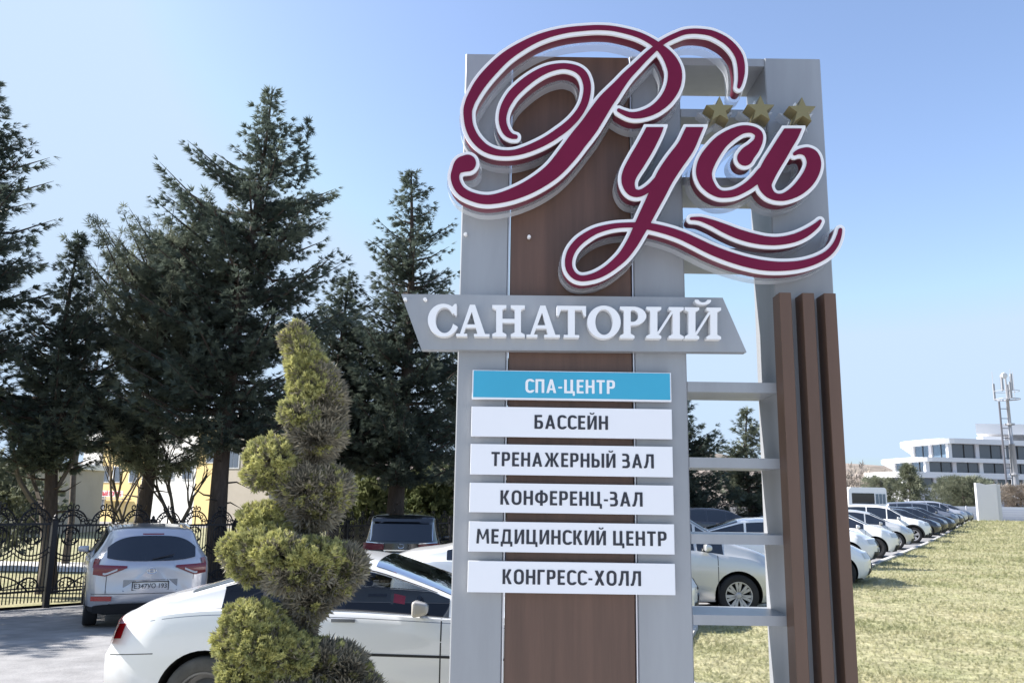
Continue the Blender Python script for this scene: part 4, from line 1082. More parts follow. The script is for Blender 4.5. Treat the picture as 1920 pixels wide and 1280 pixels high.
# --- the black SUV
def lx_extra(c, root):
    c.end_patch('rear_window', True, -.72, .72, 1.16, lambda y: 1.60 - .05 * (abs(y) / .72) ** 3, M['glass'], root, .012, 20, 5)
    c.end_patch('roof_spoiler', True, -.74, .74, 1.62, 1.69, M['p_black'], root, .10)
    for sd_ in (1, -1):
        lt = c.end_patch('taillight', True, min(.42 * sd_, .93 * sd_), max(.42 * sd_, .93 * sd_), lambda y: .96 - .03 * (abs(y) - .42), lambda y: 1.085 + .07 * (abs(y) - .42), M['darkred'], root, .02)
        c.end_patch('lamp_stripe', True, min(.42 * sd_, .86 * sd_), max(.42 * sd_, .86 * sd_), lambda y: 1.095 + .07 * (abs(y) - .42), lambda y: 1.11 + .07 * (abs(y) - .42), M['chrome'], lt, .026, 6, 1)
        c.end_patch('chrome_strip', True, min(.745 * sd_, .76 * sd_), max(.745 * sd_, .76 * sd_), 1.17, 1.61, M['chrome'], root, .016, 1, 6)
    c.end_patch('plate_garnish', True, -.42, .42, .93, .955, M['chrome'], root, .035, 6, 1)
    c.end_patch('bumper_step', True, -.3, .3, .44, .455, M['chrome'], root, .03, 6, 1)
    q = MB()
    for sg in (1, -1): q.tube([(c.xr(0, .93) - .03, .40 * sg, .93), (c.xr(0, .5) - .03, .30 * sg, .58)], .012, 5)
    q.build('chrome_strip', M['chrome'], root)
    plate_text(c, root, 'Н434КР 123', .83)
    zb = 1.04; x = c.xr(0, zb) - .03; q = MB(); n = 24
    q.tube([(x, .07 * cos(2 * pi * k / n), zb + .05 * sin(2 * pi * k / n)) for k in range(n + 1)], .007, 5)
    q.tube([(x, .025, zb + .035), (x, .02, zb - .025), (x, -.045, zb - .025)], .007, 5); q.build('badge', M['chrome'], root)
LXS = dict(SUV); LXS.update(L=4.95, W=1.96, extra=lx_extra, axles=[1.05, 3.9], crear=.14, tumble=.8,
    top=[(0, 1.62), (.1, 1.72), (.35, 1.78), (1.5, 1.82), (2.6, 1.80), (3.1, 1.68), (3.7, 1.25), (3.9, 1.2), (4.7, 1.1), (4.95, .95)],
    rear=[(.24, .1), (.5, .0), (.75, .02), (1.12, .03), (1.6, .22), (1.78, .28)], low=lambda x: .34, archtrim=False, windows=[(.55, 1.2, .05, -.2), (1.25, 2.1, 0, -.1), (2.15, 3.5, 0, 0)], screen=(3.12, 3.72))
build_car(LXS, M['p_black'], 'black_suv', 'large black SUV seen from behind under the dark conifers', (-2.62, 20.9, gz(-2.6, 21)), pi / 2 + radians(3))

# --- white sedan half hidden by the pylon
WS = dict(SEDAN); WS.update(backmat=M['glassgrey'], screenmat=M['glassgrey'])
build_car(WS, M['p_white'], 'white_sedan', 'white sedan between the white coupe and the pale minivan, mostly hidden by the sign', (-1.72, 12.9, gz(-1, 12)), 0)

# --- pale silver minivan behind the shelves
MPV = dict(SUV); MPV.update(L=4.9, W=1.86, floor=.2, axles=[1.0, 3.95], arch=.385, wr=.33, archtrim=False, low=lambda x: .22, rimstyle=7,
    top=[(0, 1.5), (.12, 1.7), (.35, 1.78), (1.5, 1.82), (2.6, 1.80), (3.0, 1.68), (3.85, 1.17), (4.0, 1.12), (4.6, .98), (4.9, .78)],
    windows=[(.5, 1.4, .05, -.2), (1.45, 2.6, 0, -.1), (2.65, 3.25, 0, 0), (3.3, 3.72, 0, 0)], screen=(3.02, 3.86), seams=[1.5, 2.62, 3.62], handles=[1.8, 2.8], mirror=3.45, screenmat=M['glassgrey'])
mz = .0
build_car(MPV, M['p_pearl'], 'silver_minivan', 'pale silver minivan whose front wheel shows between the shelves of the sign', (3.70 - 3.95, 13.9 + .93, mz), 0)
build_car(dict(SEDAN), M['p_white'], 'white_sedan', 'white sedan nosing in behind the minivan, seen through the shelf gap', (3.6, 20.0, gz(5, 20)), radians(-10))
build_car(dict(HATCH), M['p_dark'], 'dark_hatchback', 'dark blue hatchback under the far conifers, seen through the shelf gap', (6.0, 34, gz(8, 34)), radians(0))
build_car(dict(SEDAN), M['p_dark'], 'dark_sedan', 'dark sedan left of the dark hatchback in the far row behind the sign', (9.4, 35.5, gz(9, 35)), radians(4))

# --- the row of parked cars on the right: (spec, paint, front wheel pixel, label)
SUV2 = dict(SUV); SUV2.update(rimstyle=5)
HAT2 = dict(HATCH); HAT2.update(rimstyle='steel', rimmat=M['black'])
ROW = [
 (SEDAN, 'p_white', 1593, 1062, 'nearest white sedan of the row, its nose just past the brown fins', 1.0),
 (HAT2, 'p_white', 1643, 1046, 'white hatchback with a dark front wheel, second in the row along the lawn', 1.0),
 (HATCH, 'p_pearl', 1680, 1030, 'pale silver hatchback with alloy wheels, third in the row along the lawn', 1.0),
 (SUV2, 'p_white', 1714, 1018, 'white SUV with alloy wheels, fourth in the row along the lawn', 1.0),
 (SEDAN, 'p_dark', 1738, 1008, 'nearest dark sedan, parked just past the white SUV', 1.0),
 (HATCH, 'p_dark', 1754, 1003, 'dark hatchback behind the nearest dark sedan in the row', 1.0),
 (SEDAN, 'p_dark', 1767, 999, 'dark sedan right in front of the grey SUV in the row', 1.0),
 (SUV2, 'p_grey', 1777, 993, 'mid grey SUV in the far half of the row along the lawn', 1.0),
 (HATCH, 'p_dark', 1787, 989, 'dark hatchback between the two grey SUVs of the row', 1.0),
 (SUV2, 'p_silver', 1796, 984.5, 'silver grey SUV next to last in the row', 1.0),
 (HATCH, 'p_grey', 1808, 980, 'grey hatchback at the far end of the row by the low white wall', 1.0),
]
hd = radians(-21)
for spx, pm, px, py, lab, sc_ in ROW:
    X, Yw, Z = on_ground(px, py)
    h = hd + radians(random.uniform(-3, 3))
    fx = spx['axles'][1] * sc_; fy = -(spx['W'] / 2 - .12) * sc_
    ox = X - (fx * cos(h) - fy * sin(h)); oy = Yw - (fx * sin(h) + fy * cos(h))
    nm = {id(SEDAN): 'sedan', id(HATCH): 'hatchback', id(HAT2): 'hatchback', id(SUV2): 'suv'}[id(spx)]
    build_car(dict(spx), M[pm], 'parked_' + nm, lab, (ox, oy, gz(X, Yw) + .0), h, 'cars parked in a row along the lawn', sc_, detail=1 if Yw < 50 else 0)

# ================================================================== bus, bicycle, wall, pillar on the far side
def far_bus():
    Yb = 74.; x0, _ = at(1592, 950, Yb); x1, _ = at(1664, 950, Yb); z0 = gz(x0, Yb); r = empty('minibus', ((x0 + x1) / 2, Yb, z0), 0, 'white minibus parked beyond the row of cars, left of the pine', 'minibus')
    w = (x1 - x0) / 2; H_ = 2.75
    q = MB(); p = []
    for a in range(0, 91, 15): p.append((w - .25 + .25 * sin(radians(a)), H_ - .25 + .25 * cos(radians(a))))
    pr = [(-w, .35), (w, .35), (w, H_ - .25)] + p[::-1][1:-1] + [(w - .25, H_), (-w + .25, H_), (-w, H_ - .25)]
    q.prism_y(pr, 0, 2.1); fix_normals(q.build('body', M['p_white'], r))
    q = MB(); q.box(-w + .3, w * .35, -.02, .02, 1.35, 2.25); q.build('windscreen', M['glass'], r)
    for i in range(3):
        q = MB(); q.box(w * .42 + i * w * .18, w * .42 + i * w * .18 + w * .15, -.02, .02, 1.35, 2.2); q.build('side_window', M['bpane'], r)
    q = MB(); q.box(-w + .2, w - .1, -.03, .01, .35, .5); q.build('bumper', M['black'], r)
    for x in (-w + .6, w - .6):
        q = MB(); q.lathe([(.2, -.04), (.4, -.04), (.42, 0), (.42, .2), (.2, .2)], 20, 'y'); o = q.build('wheel', M['tyre'], r); o.location = (x, 0, .42)
far_bus()
def bicycle(px, py, lab):
    X, Y_, Z = on_ground(px, py)
    r = empty('bicycle', (X, Y_, Z), radians(10), lab, 'bicycle')
    s = 1.0
    for x in (-.52, .52):
        q = MB(); q.tube([(x + .34 * cos(2 * pi * k / 20), 0, .35 + .34 * sin(2 * pi * k / 20)) for k in range(21)], .022, 5)
        for k in range(6): q.tube([(x, 0, .35), (x + .33 * cos(pi * k / 3), 0, .35 + .33 * sin(pi * k / 3))], .006, 3)
        q.build('wheel', M['black'], r)
    q = MB()
    for a, b_ in (((-.52, .35), (-.15, .38)), ((-.15, .38), (-.25, .85)), ((-.25, .85), (-.52, .35)), ((-.15, .38), (.38, .8)), ((-.22, .78), (.36, .86)), ((.52, .35), (.36, .95))):
        q.tube([(a[0], 0, a[1]), (b_[0], 0, b_[1])], .02, 5)
    q.build('frame', mat('red bicycle frame', (.3, .03, .03), .4), r)
    q = MB(); q.box(-.36, -.14, -.06, .06, .88, .93); q.build('saddle', M['black'], r)
    q = MB(); q.tube([(.30, -.28, 1.0), (.36, 0, .98), (.30, .28, 1.0)], .014, 5); q.build('handlebar', M['black'], r)
bicycle(1830, 975, 'small bicycle standing against the low white wall past the last parked car')
# low white wall with rails
YWL = LAWN_END + 4
w0 = at(1560, 955, YWL)[0]; w1 = at(2100, 955, YWL)[0]; zg = .5
bw = empty('boundary_wall', ((w0 + w1) / 2, YWL, zg), 0, 'low white boundary wall with horizontal rails at the far end of the lawn', 'wall')
q = MB(); q.box(w0 - bw.location.x, w1 - bw.location.x, 0, .25, -.3, 1.25); q.build('wall', M['slab'], bw)
for i in range(5):
    q = MB(); q.box(w0 - bw.location.x, w1 - bw.location.x, -.32, -.27, .15 + i * .2, .19 + i * .2); q.build('rail', M['wallgrey'], bw)
n = int((w1 - w0) / 3)
post = None
for i in range(n + 1):
    if post is None:
        q = MB(); q.box(-.05, .05, -.36, -.30, 0, 1.3); post = q.build('post', M['wallgrey'], bw); o = post
    else: o = post.copy(); link(o, bw)
    o.location = (w0 - bw.location.x + i * 3, 0, 0)
# white pillar (blank totem)
YPl = LAWN_END - 1.0
xa, _ = at(1836, 977, YPl); xb, _ = at(1871, 977, YPl); zt = at(1850, 905, YPl)[1]
tp = empty('blank_totem', ((xa + xb) / 2, YPl, gz(xa, YPl)), radians(-12), 'blank pale grey totem standing at the far end of the lawn', 'totem')
hw = (xb - xa) / 2; hz = zt - gz(xa, YPl)
q = MB(); q.prism_y([(-hw, 0), (hw, 0), (hw, hz * .98), (0, hz * .955), (-hw * .7, hz), (-hw, hz)], -.2, .3); fix_normals(q.build('slab', mat('pale totem panel', (.62, .62, .66), .5), tp))
q = MB(); q.box(hw + .005, hw + .3, -.1, .3, 0, hz * .97); q.build('side_slab', M['wallgrey'], tp)

# ================================================================== white terraced building
def rounded_front(pts, r, n=8):
    out = []
    for i, (x, y, rr) in enumerate(pts):
        if rr <= 0: out.append((x, y)); continue
        p = Vector((x, y)); a = Vector(pts[i - 1][:2]); b = Vector(pts[(i + 1) % len(pts)][:2])
        da = (a - p).normalized(); db = (b - p).normalized()
        s0 = p + da * rr; s1 = p + db * rr
        for k in range(n + 1):
            t = k / n; out.append(tuple((s0 * (1 - t) ** 2 + p * 2 * t * (1 - t) + s1 * t * t)))
    return out
YBd = 112.
def bx(px, Y): return at(px, 900, Y)[0]
cx = bx(1800, YBd)
tb = empty('terraced_building', (cx, YBd, .5), 0, 'white modern terraced building with rounded floor slabs and wide glazing beyond the parking', 'building')
def zpx(py, px=1800, Y=YBd): return at(px, py, Y)[1]
def bpoly(xcorner, xleft_px, back=0.):
    """corner nearest to us, left face runs back to xleft"""
    YL_ = YBd + 26 + back
    xl = bx(xleft_px, YL_)
    return xcorner, (xl, YL_)
levels = [  # slab top px, slab bottom px (at the corner), left end px, corner px
    (883, 894, 1618, 1700), (856, 864, 1652, 1745), (820.5, 830, 1690, 1790)]
ZB = .5
zs = [(zpx(a, c), zpx(b, c)) for a, b, l, c in levels]
for (z1, z0), (a, b, l, c) in zip(zs, levels):
    xc = bx(c, YBd); YL_ = YBd + 9; xl = bx(l, YL_); xr_ = bx(2100, YBd + 6)
    poly = rounded_front([(xl, YL_, 2.5), (xc - 1, YBd, 3.2), (xr_, YBd + 7, 0), (xr_, YBd + 40, 0), (xl * (YBd + 40) / (YBd + 9) + 3, YBd + 40, 0)], 0)
    q = MB(); q.prism([(x - cx, y - YBd) for x, y in poly], z0 - ZB, z1 - ZB); o = fix_normals(q.build('floor_slab', M['slab'], tb))
# glazing bands between slabs
bands = [(zs[1][1], zs[0][0], levels[0][3], levels[0][2]), (zs[2][1], zs[1][0], levels[1][3], levels[1][2]), (zs[0][1], zpx(913, 1700), levels[0][3], levels[0][2])]
def facade(z1, z0, cpx, lpx, setb):
    xc = bx(cpx, YBd) + setb * .2; A = Vector((bx(lpx, YBd + 9) + setb * 1.2, YBd + 9)); B = Vector((xc, YBd + setb)); Cc = Vector((bx(2100, YBd + 6), YBd + 7 + setb))
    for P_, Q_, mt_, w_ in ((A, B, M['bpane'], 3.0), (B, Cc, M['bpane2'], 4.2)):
        d = Q_ - P_; L = d.length; n = max(1, int(L / w_)); rz = math.atan2(d.y, d.x)
        for i in range(n):
            t0 = i / n; p = P_ + d * t0; ww = L / n
            wallseg = (mt_ is M['bpane2'] and i in (4,) )
            if wallseg:
                q = MB(); q.box(0, ww, 0, .3, 0, z1 - z0); o = q.build('wall_panel', M['wallgrey'], tb)
            else:
                q = MB(); q.box(.35, ww, .1, .16, 0, z1 - z0); o = q.build('window', mt_, tb)
                q = MB(); q.box(.35 + (ww - .35) / 2 - .05, .35 + (ww - .35) / 2 + .05, .02, .09, 0, z1 - z0); q.build('mullion', M['black'], o)
            o.location = (p.x - cx, p.y - YBd, z0 - ZB); o.rotation_euler = (0, 0, rz)
            q = MB(); q.box(-.3, .3, -.12, .3, 0, z1 - z0)
            o = q.build('pier', M['slab'] if i % 2 == 0 else M['wallgrey'], tb); o.location = (p.x - cx, p.y - YBd, z0 - ZB); o.rotation_euler = (0, 0, rz)
facade(zs[2][1] + 0., zs[1][0], 1790, 1697, 1.2)
facade(zs[1][1], zs[0][0], 1745, 1660, 1.2)
facade(zs[0][1], zpx(913, 1700), 1700, 1640, 1.2)
q = MB(); xl = bx(1690, YBd + 9); q.prism([(x - cx, y - YBd) for x, y in rounded_front([(bx(1655, YBd + 8.5), YBd + 8.5, 2), (bx(1702, YBd), YBd + .6, 3), (bx(2100, YBd + 6), YBd + 7.5, 0), (bx(2100, YBd + 6), YBd + 40, 0), (bx(1655, YBd + 8.5) * (YBd + 40) / (YBd + 8.5) + 3, YBd + 40, 0)], 0)], -.6, zpx(913, 1700) - ZB); fix_normals(q.build('plinth', M['wallgrey'], tb))
# penthouse
q = MB(); z1 = zpx(786, 1850); z0 = zpx(806, 1850); xp = bx(1838, YBd + 6); q.prism([(x - cx, y) for x, y in ((xp, 6), (bx(2100, YBd + 6), 6), (bx(2100, YBd + 6), 22), (xp * (YBd + 22) / (YBd + 6) + 1, 22))], z0 - ZB, z1 - ZB); q.build('roof_slab', M['slab'], tb)
q = MB(); z1 = zpx(806, 1850); z0 = zs[2][0]; q.box(bx(1900, YBd + 9) - cx, bx(2100, YBd + 9) - cx, 9, 20, z0 - ZB, z1 - ZB - .01); q.build('penthouse_wall', M['wallgrey'], tb)
q = MB(); z1 = zpx(813, 1850); z0 = zs[2][0]; q.box(bx(1842, YBd + 5) - cx, bx(1884, YBd + 5) - cx, 4, 5.5, z0 - ZB, z1 - ZB); q.build('parapet', M['slab'], tb)

# ================================================================== antenna mast
Ym = 92.
xm, _ = at(1906, 930, Ym); zt = at(1893, 757, Ym)[1]
am = empty('antenna_mast', (xm, Ym, .5), 0, 'tall pale steel phone mast with clustered antennas on top', 'mast')
q = MB(); q.tube([(0, 0, 0), (0, 0, (zt) * .62)], [.44, .30], 14); q.build('pole', M['mastw'], am, True)
q = MB(); q.tube([(0, 0, zt * .62 + .01), (0, 0, zt)], [.2, .16], 12); q.build('pole', M['mastw'], am, True)
q = MB(); q.tube([(-.95, 0, 0), (-.95, 0, zt * .98)], .10, 6); 
for k in range(12): q.box(-.95, 0, -.03, .03, zt * k / 12, zt * k / 12 + .07)
q.build('cable_ladder', mat('dark cable ladder', (.12, .12, .14), .6), am)
for z in (zt * .36, zt * .78):
    q = MB(); q.lathe([(.2, 0), (.5, 0), (.5, .18), (.2, .18)], 14, 'z', (0, 0, z)); q.build('collar', M['mastw'], am)
top = at(1890, 700, Ym)[1] - .5
q = MB(); q.tube([(0, 0, zt), (0, 0, top)], .09, 6)
for a in range(3):
    an = radians(90 + 120 * a); q.tube([(0, 0, zt - .1), (1.2 * cos(an + .5), 1.2 * sin(an + .5), zt)], .06, 5)
q.tube([(1.25 * cos(2 * pi * k / 18), 1.25 * sin(2 * pi * k / 18), zt) for k in range(19)], .05, 5)
q.tube([(1.25 * cos(2 * pi * k / 18), 1.25 * sin(2 * pi * k / 18), zt + .9) for k in range(19)], .03, 5)
q.build('platform', M['mastw'], am)
for k in range(7):
    a = 2 * pi * k / 7; rr = 1.2 if k % 2 else .6
    q = MB(); h0 = zt + (.0 if k % 2 else 1.0); q.box(-.10, .10, -.06, .06, h0, h0 + 1.8); o = q.build('antenna', M['mastw'], am); o.location = (rr * cos(a), rr * sin(a), 0)
for k in range(3):
    q = MB(); a = 2 * pi * k / 3 + .4; q.tube([(1.25 * cos(a), 1.25 * sin(a), zt), (1.25 * cos(a), 1.25 * sin(a), zt + 3.2)], .03, 4); q.build('whip_antenna', M['mastw'], am)
q = MB(); q.lathe([(.001, -.12), (.3, -.08), (.36, .05)], 14, 'y', (-.3, -.4, zt + 2.6)); q.build('dish', M['slab'], am)

# ================================================================== houses on the left
def house(name, label, Y, segs, ztop, zbot, depth, rows_, roof=None):
    X0 = at(segs[0][0], 900, Y)[0]; X1 = at(segs[-1][1], 900, Y)[0]; ox = (X0 + X1) / 2
    r = empty(name, (ox, Y, zbot), 0, label, 'building')
    for (pa, pb, mm, wins) in segs:
        xa = at(pa, 900, Y)[0] - ox; xb = at(pb, 900, Y)[0] - ox
        q = MB(); q.box(xa, xb, 0, depth, 0, ztop - zbot); q.build('wall', M[mm], r)
        for (px, zc, w, h) in wins:
            xw = at(px, 900, Y)[0] - ox
            q = MB(); q.box(xw - w / 2 - .1, xw + w / 2 + .1, -.06, -.002, zc - h / 2 - .1, zc + h / 2 + .1); f = q.build('window', M['slab'], r)
            q = MB(); q.box(xw - w / 2, xw - .03, -.09, -.062, zc - h / 2, zc + h / 2); q.build('pane', M['housepane'], f)
            q = MB(); q.box(xw + .03, xw + w / 2, -.09, -.062, zc - h / 2, zc + h / 2); q.build('pane', M['housepane'], f)
    if roof:
        q = MB(); w = (X1 - X0) / 2 + .6; h = roof
        q.add([(-w, -.8, 0), (w, -.8, 0), (w, depth + .5, 0), (-w, depth + .5, 0), (-w + 3, depth / 2, h), (w - 3, depth / 2, h)], [(0, 1, 5, 4), (1, 2, 5), (2, 3, 4, 5), (3, 0, 4), (0, 3, 2, 1)])
        o = fix_normals(q.build('roof', M['rooftile'], r)); o.location = (0, 0, ztop - zbot)
    else:
        q = MB(); q.box(X0 - ox - .2, X1 - ox + .2, -.25, depth + .2, ztop - zbot, ztop - zbot + .3); q.build('cornice', M['cream'], r)
    return r, ox
HY = 70.
def hz_(py, px=200): return at(px, py, HY)[1]
zb = -1.2
r1, ox = house('yellow_house', 'yellow and cream two-storey house with red shop lettering behind the conifers', HY,
      [(96, 152, 'cream', [(112, hz_(932) - zb, .8, 1.6), (135, hz_(932) - zb, .8, 1.6), (132, hz_(885) - zb, .8, 1.5)]),
       (152.3, 288, 'yellow', [(166, hz_(887) - zb, .75, 1.2), (196, hz_(887) - zb, .75, 1.2), (240, hz_(887) - zb, .75, 1.2), (158, hz_(940) - zb, .8, 1.2), (275, hz_(893) - zb, .8, 1.0), (272, hz_(948) - zb, 1.1, 1.7)]),
       (288.3, 395, 'cream', [(330, hz_(880) - zb, .9, 1.3), (375, hz_(880) - zb, .9, 1.3)]),
       (395.3, 462, 'yellow', [(430, hz_(850) - zb, .9, 1.3)]),
       (462.3, 560, 'beige', [(480, hz_(860) - zb, .9, 1.3), (520, hz_(860) - zb, .9, 1.3)])], hz_(790), zb, 12, None)
r1.rotation_euler = (0, 0, radians(-30)); r1.scale = (1.14, 1, 1); r1.location.x -= 0.6
xa = at(148, 925, HY - .8)[0]; xb_ = at(232, 925, HY - .8)[0]
q = MB(); q.box(xa - ox, xb_ - ox, -1.0, -.1, hz_(936) - zb, hz_(934) - zb); q.build('awning', M['beige'], r1)
q = MB(); q.box(xa - ox, xb_ - ox, -.95, -.9, hz_(931) - zb, hz_(919) - zb); sb = q.build('sign_board', M['cream'], r1)
t = text_mesh('lettering', 'ВИННЫЙ ПОГРЕБ', xa - ox + .3, xb_ - ox - .2, hz_(929) - zb, -.97, M['signred'], sb, cap=.36, offset=.02)
HY2 = 46.
house('brown_roofed_house', 'low beige house with a brown tiled roof at the left edge behind the fence', HY2,
      [(-160, 62, 'beige', [(0, 2.0, 1.0, 1.5), (-70, 2.0, 1.0, 1.5)])], at(30, 873, HY2)[1], -1.0, 8, 1.9)
# grass behind the fence
def gz2(x, y): return gz(x, y) + .03
FN = [(-12.5, 12.0), (-8.9, 16.8), (-6.35, 19.9), (-4.2, 26.6), (-1.0, 31.5), (16, 48)]
def fence_right_x(y):
    for (xa, ya), (xb, yb) in zip(FN, FN[1:]):
        if ya <= y <= yb: return xa + (xb - xa) * (y - ya) / (yb - ya)
    return FN[0][0] if y < FN[0][1] else FN[-1][0]
gb = MB(); rows = []; nx2 = 16
for y in list(np.linspace(12, 48, 30)) + [55, 62]:
    xr_ = fence_right_x(min(y, 48)) - .1
    rows.append([(xr_ - (i / (nx2 - 1)) ** 1.6 * 60, y) for i in range(nx2)])
gb.add([(x, y, gz(x, y) + .05) for r in rows for x, y in r], [(j * nx2 + i + 1, j * nx2 + i, (j + 1) * nx2 + i, (j + 1) * nx2 + i + 1) for j in range(len(rows) - 1) for i in range(nx2 - 1)])
gb.build('park_grass', M['lawn'], smooth=True, kind='structure')
pp = MB(); pp.add([(x, y, gz(x, y) + .07) for x, y in ((-60, 30), (-60, 26), (-9, 26), (-9, 29.5))], [(0, 1, 2, 3)]); pp.build('park_path', M['kerb'], kind='structure')

# ================================================================== wrought iron fence
fence = empty('wrought_iron_fence', (-6.35, 19.9, -.4), 0, 'black wrought iron fence with scrolled crowns between parking and park', 'fence')
FO = Vector((-6.35, 19.9, -.4))
PW = 1.95; UNIT = PW / 3; HT = 1.52
def scroll(cx, cz, r0, r1, a0, a1, n=14): return [(cx + (r0 + (r1 - r0) * k / n) * cos(a0 + (a1 - a0) * k / n), 0, cz + (r0 + (r1 - r0) * k / n) * sin(a0 + (a1 - a0) * k / n)) for k in range(n + 1)]
bars = MB()
for k in range(30):
    x = PW * (k + .5) / 30; bars.tube([(x, 0, .06), (x, 0, HT)], .0115, 4)
bars_o = bars.build('bars', M['iron'], fence, kind='stuff')
rail_os = []
for z, hh in ((HT, .022), (.27, .018), (.33, .012)):
    rl = MB(); rl.box(.02, PW - .02, -.02, .02, z - hh, z + hh); rail_os.append(rl.build('rail', M['iron'], fence))
cr = MB(); U = UNIT
cr.tube(scroll(U / 2, HT + .02, U * .46, U * .40, radians(8), radians(172), 16), .016, 4)
cr.tube(scroll(U / 2, HT + .02, U * .27, U * .27, radians(0), radians(180), 12), .014, 4)
for sg in (1, -1):
    pts = scroll(0, 0, .058, .02, radians(-95), radians(250), 12)
    cr.tube([(U / 2 + sg * (.062 + p[0]), 0, HT + U * .46 + .055 + p[2]) for p in pts], .014, 4)
    for a in (22, 48, 72):
        px_, pz_ = U / 2 + sg * U * .35 * cos(radians(a)), HT + .02 + U * .34 * sin(radians(a)); cr.tube([(px_ + .032 * cos(2 * pi * k / 8), 0, pz_ + .032 * sin(2 * pi * k / 8)) for k in range(9)], .0115, 4)
    cr.tube(scroll(U / 2 + sg * U * .44, HT + .06, .05, .03, 0, 2 * pi, 9), .0125, 4)
cr.tube([(U / 2, 0, HT), (U / 2, 0, HT + U * .46 + .13)], .016, 4)
crown_o = cr.build('crown_scroll', M['iron'], fence)
md_ = MB(); R_ = .17; cz_ = HT - .21
md_.tube(scroll(U / 2, cz_, R_, R_, 0, 2 * pi, 22), .016, 4)
for qx in (1, -1):
    for qz in (1, -1):
        md_.tube(scroll(U / 2 + qx * .072, cz_ + qz * .072, .06, .015, radians(180 if qx > 0 else 0), radians(180 if qx > 0 else 0) + qx * qz * radians(-420), 14), .0125, 4)
md_.tube(scroll(U / 2, cz_ + .02, U * .62, U * .62, radians(218), radians(322), 14), .014, 4)
md_.tube(scroll(U / 2, cz_ - .02, U * .68, U * .68, radians(222), radians(318), 14), .0115, 4)
med_o = md_.build('medallion', M['iron'], fence)
gr = MB()
gr.tube(scroll(PW / 2, -.25, PW * .43, PW * .43, radians(35), radians(145), 22), .014, 4)
gr.tube(scroll(U * .5, .33, .19, .19, 0, pi, 12), .016, 4); gr.tube(scroll(U * 1.5, .33, .19, .19, 0, pi, 12), .016, 4); gr.tube(scroll(U * 2.5, .33, .19, .19, 0, pi, 12), .016, 4)
for k in range(3):
    for sg in (1, -1): gr.tube(scroll(U * (k + .5) + sg * .08, .40, .055, .03, 0, 2 * pi, 8), .0125, 4)
gr.tube(scroll(PW / 2, 1.55, PW * .62, PW * .62, radians(238), radians(302), 20), .0125, 4)
gar_o = gr.build('garland', M['iron'], fence)
pm_ = MB(); pm_.box(-.05, .05, -.05, .05, -.1, HT + .1); pm_.lathe([(.055, 0), (.06, .03), (.03, .05), (.035, .08), (.001, .12)], 8, 'z', (0, 0, HT + .1))
post_o = pm_.build('post', M['iron'], fence)
first = True
def put(o, first, loc, rz):
    if not first:
        o = o.copy(); link(o, fence)
    o.location = Vector(loc) - FO; o.rotation_euler = (0, 0, rz)
for (xa, ya), (xb, yb) in zip(FN, FN[1:]):
    d = Vector((xb - xa, yb - ya)); L = d.length; n = max(1, round(L / PW)); d.normalize(); rz = math.atan2(d.y, d.x); st = L / n
    for i in range(n):
        x = xa + d.x * i * st; y = ya + d.y * i * st; z = (gz(x, y) + gz(x + d.x * st, y + d.y * st)) / 2 + .04
        for o in (bars_o, *rail_os, gar_o): put(o, first, (x, y, z), rz)
        put(post_o, first, (x, y, z), rz)
        for k in range(3):
            f1 = first and k == 0
            put(crown_o, f1, (x + d.x * U * k, y + d.y * U * k, z), rz); put(med_o, f1, (x + d.x * U * k, y + d.y * U * k, z), rz)
        first = False

